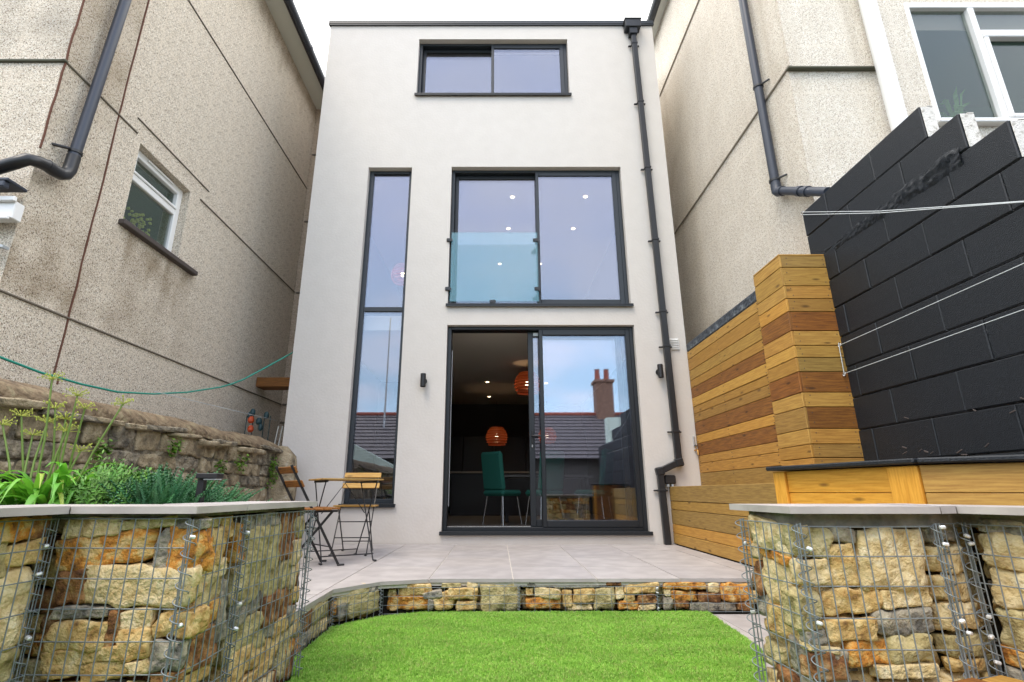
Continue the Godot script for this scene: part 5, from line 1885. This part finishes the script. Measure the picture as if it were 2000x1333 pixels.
# ---------------------------------------------------------------- the alley and the lines
func line(called: String, label: String, category: String, pts: Array, r: float, m: Material, group := "") -> Node3D:
	var mb := MB.new()
	mb.tube(pts, r, 6)
	return tag(obj(called, mb, m), label, category, group)

func alley() -> void:
	var b := thing("timber_beam", "brown timber beam across the passage between left house and white house", "beam", Vector3(-3.2, 2.3, -1))
	slat(b, "plank", Vector3(-3.12, 2.375, -1.03), Vector3(.94, .14, .05), Basis(), 2, 0)
	slat(b, "plank", Vector3(-3.12, 2.318, -1.17), Vector3(.94, .03, .22), Basis(), 2, 0)
	var pts := [Vector3(-3.42, 1.80, 4.1), Vector3(-3.3, 1.66, 3.2), Vector3(-3.26, 1.62, 2.92), Vector3(-3.21, 1.6, 2.6), Vector3(-3.16, 1.6, 2.28), Vector3(-3.1, 1.65, 1.92), Vector3(-3.04, 1.74, 1.53), Vector3(-2.97, 1.88, 1.08), Vector3(-2.91, 2.04, .73), Vector3(-2.85, 2.28, .33), Vector3(-2.72, 2.70, -.32)]
	var curve := Curve3D.new()
	for i in pts.size():
		var t: Vector3 = (pts[mini(i + 1, pts.size() - 1)] - pts[maxi(i - 1, 0)]) / 6.0
		curve.add_point(pts[i], -t, t)
	line("rope", "sagging green washing line in front of the left house", "rope", Array(curve.tessellate(4)), .0085, M.rope_green)
	line("wire", "thin pale wire running low along the left house towards the passage", "wire", [Vector3(-3.05, 1.66, 2.0), Vector3(-3.02, 1.70, .6), Vector3(-3.0, 1.735, -.5)], .003, M.wire_pale)
	var pg := thing("clothes_peg", "small dark peg hanging on the green washing line", "peg", Vector3(-3.24, 1.60, 2.78))
	part_box("peg", Vector3(-3.243, 1.56, 2.775), Vector3(-3.236, 1.63, 2.79), M.bead_rust, pg, .001, 1)
	# rack of hose fittings beyond the wall
	var r := thing("hose_rack", "small metal rack holding orange and dark hose fittings beyond the old wall", "rack", Vector3(-3.25, 1.2, -.5))
	for x in [-3.41, -3.32, -3.17, -3.09]:
		var m := MB.new()
		m.tube([Vector3(x, 1.0, -.5), Vector3(x, 1.80, -.5)], .006, 6)
		obj("rail", m, M.teal_plastic, r)
	for q in [[-3.33, 1.74, "orange_plastic", .042], [-3.32, 1.62, "orange_plastic", .040], [-3.355, 1.80, "teal_plastic", .03], [-3.22, 1.72, "teal_plastic", .042], [-3.13, 1.80, "teal_plastic", .034], [-3.19, 1.64, "teal_plastic", .03], [-3.32, 1.84, "teal_plastic", .036]]:
		var m2 := MB.new()
		var p := Vector3(q[0], q[1], -.46)
		m2.lathe(p, [Vector2(.001, -.05), Vector2(q[3] * .6, -.045), Vector2(q[3], -.02), Vector2(q[3] * .9, .02), Vector2(q[3] * .5, .045), Vector2(.001, .05)], 12)
		obj("hose_fitting", m2, M[q[2]], r)
	for q in [[-2.975, 0.06], [-2.92, 0.05]]:
		line("cane", "pale garden cane leaning beside the passage, %s of the two" % ("left" if q[0] < -2.95 else "right"), "cane", [Vector3(q[0] - .02, 1.0, -.42), Vector3(q[0] + .01, 1.66, -.5)], .008, M.painted_white, "pale garden canes leaning in the passage")
	# washing lines on the right
	line("wire", "double steel washing line from the black wall's top corner across the right", "wire", [Vector3(2.80, 3.272, 2.30), Vector3(2.76, 2.75, 3.2), Vector3(2.70, 2.234, 4.17), Vector3(2.6, 1.9, 5.2)], .0028, M.wire_pale)
	line("wire", "second strand of the steel washing line, just below it", "wire", [Vector3(2.80, 3.245, 2.30), Vector3(2.76, 2.735, 3.2), Vector3(2.70, 2.230, 4.17), Vector3(2.6, 1.9, 5.2)], .003, M.wire_pale)
	line("wire", "upper of two pale wires strung along the black wall beside the timber pillar", "wire", [Vector3(2.80, 1.955, 2.45), Vector3(2.70, 1.927, 4.08), Vector3(2.6, 1.9, 5.6)], .0024, M.wire_pale)
	line("wire", "lower of two pale wires strung along the black wall, ending in a hook", "wire", [Vector3(2.80, 1.72, 2.44), Vector3(2.70, 1.70, 4.01), Vector3(2.6, 1.68, 5.6)], .0024, M.wire_pale)
	line("wire", "short upright wire that links the two wires beside the timber pillar", "wire", [Vector3(2.795, 1.975, 2.45), Vector3(2.80, 1.70, 2.44)], .003, M.wire_pale)
	for p in [[Vector3(2.80, 3.26, 2.30), "steel eye hook at the black wall's top left corner"], [Vector3(2.80, 1.955, 2.45), "steel eye hook holding the upper of the two wires at the pillar"], [Vector3(2.80, 1.715, 2.44), "steel eye hook holding the lower of the two wires at the pillar"]]:
		var ring := []
		for i in 13:
			ring.append(p[0] + Vector3(0, cos(TAU * i / 12.0) * .016, sin(TAU * i / 12.0) * .016))
		ring.append(p[0] + Vector3(.045, .016, 0))
		line("eye_hook", p[1], "hook", ring, .0035, M.steel, "eye hooks on the black wall")

# ---------------------------------------------------------------- rooms behind the glass, and what the glass reflects
func pendant(p: Vector3, r: float, label: String) -> void:
	var o := thing("pendant_lamp", label, "pendant lamp", p, "copper slatted pendant lamps")
	for k in 7:
		var t := k / 6.0
		var y0 := lerpf(-.62, .72, t) * r
		var rad := r * sqrt(maxf(.12, 1.0 - pow(y0 / r, 2.0)))
		var m := MB.new()
		m.lathe(p, [Vector2(rad * 1.0, y0 - r * .13), Vector2(rad * .93, y0 + r * .05), Vector2(rad * .80, y0 + r * .10)], 24)
		obj("shade_ring", m, M.copper_shade, o)
	var b := MB.new()
	b.lathe(p, [Vector2(.001, -.05), Vector2(.03, -.035), Vector2(.036, 0), Vector2(.02, .035), Vector2(.001, .06)], 14)
	obj("bulb", b, M.lamp_glow, o)
	var c := MB.new()
	c.tube([p + UPV * r * .7, p + UPV * (r * .7 + .6)], .004, 6)
	obj("cord", c, M.black_plastic, o)
	var l := OmniLight3D.new()
	l.name = "bulb_light"
	l.light_color = Color(1, .72, .42)
	l.light_energy = .013
	l.light_size = .03
	l.omni_range = 9.0
	l.omni_attenuation = 2.0
	l.shadow_enabled = true
	l.position = Vector3.ZERO
	o.add_child(l, true)

func downlight(p: Vector3, label: String) -> void:
	var o := thing("downlight", label, "ceiling light", p, "recessed ceiling downlights inside the white house")
	var m := MB.new()
	m.lathe(p, [Vector2(.046, -.006), Vector2(.04, -.009), Vector2(.032, -.004)], 20)
	obj("trim", m, M.white_plastic, o)
	var g := MB.new()
	g.lathe(p, [Vector2(.032, -.005), Vector2(.0005, -.006)], 18)
	obj("lamp_disc", g, M.lamp_glow, o)
	var l := SpotLight3D.new()
	l.name = "downlight_beam"
	l.light_color = Color(1, .86, .66)
	l.light_energy = .15
	l.light_size = .04
	l.spot_angle = 50.0
	l.spot_range = 8.0
	l.spot_attenuation = 2.0
	l.shadow_enabled = true
	l.rotation_degrees = Vector3(-90, 0, 0)
	l.position = Vector3(0, -.02, 0)
	o.add_child(l, true)

func dining_chair(label: String, at: Vector3, turn: float) -> void:
	var c := thing("dining_chair", label, "chair", at, "teal dining chairs inside")
	var bs := Basis(UPV, turn)
	var P := func(x: float, y: float, z: float) -> Vector3:
		return at + bs * Vector3(x, y, z)
	var s := MB.new()
	s.box(P.call(0, .46, 0), Vector3(.44, .09, .44), .035, bs)
	obj("seat", s, M.teal_fabric, c)
	var b := MB.new()
	b.box(P.call(0, .78, -.21), Vector3(.44, .58, .08), .035, bs * Basis(Vector3(1, 0, 0), -.14))
	obj("backrest", b, M.teal_fabric, c)
	for x in [-.19, .19]:
		for z in [-.19, .19]:
			var m := MB.new()
			m.tube([P.call(x * .85, .42, z * .85), P.call(x * 1.1, .0, z * 1.1)], .011, 8)
			obj("leg", m, M.steel, c)

func beyond() -> void:
	var fy := .332
	pendant(Vector3(.51, 2.60, -2.2), .23, "large copper pendant lamp near the patio door, half behind its stile")
	pendant(Vector3(-.02, 1.93, -4.5), .235, "copper pendant lamp low at the back of the dining room")
	pendant(Vector3(1.05, 1.95, -4.5), .20, "copper pendant lamp at the back right, behind the fixed door pane")
	pendant(Vector3(-1.70, 4.55, -2.0), .21, "copper pendant lamp behind the upper half of the slit window")
	var dl := [[.24, -.84, "upper room downlight, front left behind the balcony window"], [1.42, -.83, "upper room downlight, front right behind the balcony window"], [.195, -1.88, "upper room downlight, middle left just above the glass guard"], [1.372, -1.88, "upper room downlight, middle right behind the fixed pane"], [.043, -3.38, "upper room downlight, back left behind the glass guard"], [.888, -3.38, "upper room downlight, back right by the mullion"]]
	for d in dl:
		downlight(Vector3(d[0], 5.398, d[1]), d[2])
	for d in [[-.21, -3.79, "dining room downlight, the nearer of two in the open doorway"], [-.2, -5.46, "dining room downlight, the farther of two in the open doorway"], [1.0, -3.9, "dining room downlight behind the fixed door pane"]]:
		downlight(Vector3(d[0], 2.958, d[1]), d[2])
	dining_chair("teal upholstered dining chair standing free in the open doorway", Vector3(.07, fy, -1.75), PI - .75)
	dining_chair("teal upholstered dining chair behind the door's sliding leaf", Vector3(.70, fy, -1.55), PI + .5)
	dining_chair("teal upholstered dining chair at the right end behind the fixed pane", Vector3(1.38, fy, -1.2), -PI / 2 - .5)
	var t := thing("dining_table", "dark topped dining table with the teal chairs around it", "table", Vector3(.8, fy, -2.7))
	part_box("top", Vector3(.05, fy + .71, -3.1), Vector3(1.6, fy + .75, -2.35), M.floor_grey, t, .005)
	for x in [.15, 1.5]:
		for z in [-3.0, -2.45]:
			part_box("leg", Vector3(x - .03, fy, z - .03), Vector3(x + .03, fy + .708, z + .03), M.kitchen_dark, t)
	var k := thing("kitchen_island", "dark kitchen island with pale worktop deep in the dining room", "kitchen island", Vector3(-.2, fy, -4.9))
	part_box("body", Vector3(-1.0, fy, -5.5), Vector3(.9, fy + .86, -4.9), M.kitchen_dark, k)
	part_box("worktop", Vector3(-1.05, fy + .862, -5.55), Vector3(.95, fy + .90, -4.85), M.plaster_dim, k)
	var kc := thing("kitchen_units", "dark wall of kitchen units at the back of the dining room", "kitchen units", Vector3(0, fy, -6.3))
	for i in 6:
		part_box("door", Vector3(-2.3 + i * .74, fy + .08, -6.5), Vector3(-2.3 + i * .74 + .73, fy + 1.75, -6.0), M.kitchen_dark, kc, .004)
	# a terrace behind the photographer, lower down the hill
	var h := thing("terraced_house", "low terrace with slate roof and red ridge reflected in the glass", "house", Vector3(0, 0, 17))
	var w := MB.new()
	w.span(Vector3(-14, -.05, 14.2), Vector3(14, 2.1, 20.0))
	obj("wall", w, M.plaster_dark, h)
	for i in 13:
		var t0 := i / 13.0
		var t1 := (i + 1.15) / 13.0
		var m := MB.new()
		var a := Vector3(0, 2.05, 13.8).lerp(Vector3(0, 4.25, 17.1), t0)
		var b := Vector3(0, 2.05, 13.8).lerp(Vector3(0, 4.25, 17.1), t1)
		m.bar(a + Vector3(-14.2, .03, 0), a + Vector3(14.2, .03, 0), .02, .02)
		m.poly([a + Vector3(-14.2, .035, 0), a + Vector3(14.2, .035, 0), b + Vector3(14.2, 0, 0), b + Vector3(-14.2, 0, 0)], Vector3(0, -5, 17))
		obj("slate_course", m, M.roof_slate, h)
	var rb := MB.new()
	rb.poly([Vector3(-14.2, 4.25, 17.1), Vector3(14.2, 4.25, 17.1), Vector3(14.2, 2.05, 20.4), Vector3(-14.2, 2.05, 20.4)], Vector3(0, -5, 17))
	rb.poly([Vector3(-14, 2.1, 14.2), Vector3(-14, 4.2, 17.1), Vector3(-14, 2.1, 20.0)], Vector3(0, 1, 17))
	rb.poly([Vector3(14, 2.1, 14.2), Vector3(14, 4.2, 17.1), Vector3(14, 2.1, 20.0)], Vector3(0, 1, 17))
	obj("roof", rb, M.roof_slate, h)
	var rd := MB.new()
	rd.tube([Vector3(-14.2, 4.27, 17.1), Vector3(14.2, 4.27, 17.1)], .10, 8)
	obj("ridge", rd, M.ridge_red, h)
	var ch := MB.new()
	ch.span(Vector3(4.55, 3.2, 16.7), Vector3(5.35, 5.7, 17.5), .02)
	ch.span(Vector3(4.48, 5.702, 16.63), Vector3(5.42, 5.85, 17.57), .02)
	obj("chimney", ch, M.chimney_brick, h)
	part_box("gable_wall", Vector3(4.25, 0, 13.3), Vector3(6.6, 3.6, 13.75), M.painted_mint, h)
	for x in [4.72, 5.15]:
		var pot := MB.new()
		pot.lathe(Vector3(x, 5.85, 17.1), [Vector2(.14, 0), Vector2(.11, .5), Vector2(.14, .55), Vector2(.10, .55), Vector2(.09, .3)], 14)
		obj("chimney_pot", pot, M.ridge_red, h)
	var sw := thing("stair_wall", "pale painted sloping stair wall reflected low in the slit window", "wall", Vector3(-3.6, 0, 9))
	var s := MB.new()
	var front := [Vector3(-4.9, 0, 9.0), Vector3(-2.7, 0, 9.0), Vector3(-2.7, 1.37, 9.0), Vector3(-4.5, 2.28, 9.0), Vector3(-4.9, 2.28, 9.0)]
	var rear := []
	for p in front:
		rear.append(p + Vector3(0, 0, .2))
	s.poly(front, Vector3(-3.5, 1, 9.1))
	s.poly(rear, Vector3(-3.5, 1, 9.1))
	for i in 5:
		var j := (i + 1) % 5
		s.poly([front[i], front[j], rear[j], rear[i]], Vector3(-3.7, 1, 9.1))
	obj("wall", s, M.painted_mint, sw)
	var ma := MB.new()
	ma.tube([Vector3(-5.0, 2.0, 16.0), Vector3(-5.0, 8.6, 16.0)], .05, 8, .03)
	tag(obj("mast", ma, M.grey_plastic), "thin aerial mast reflected in the slit window", "mast")
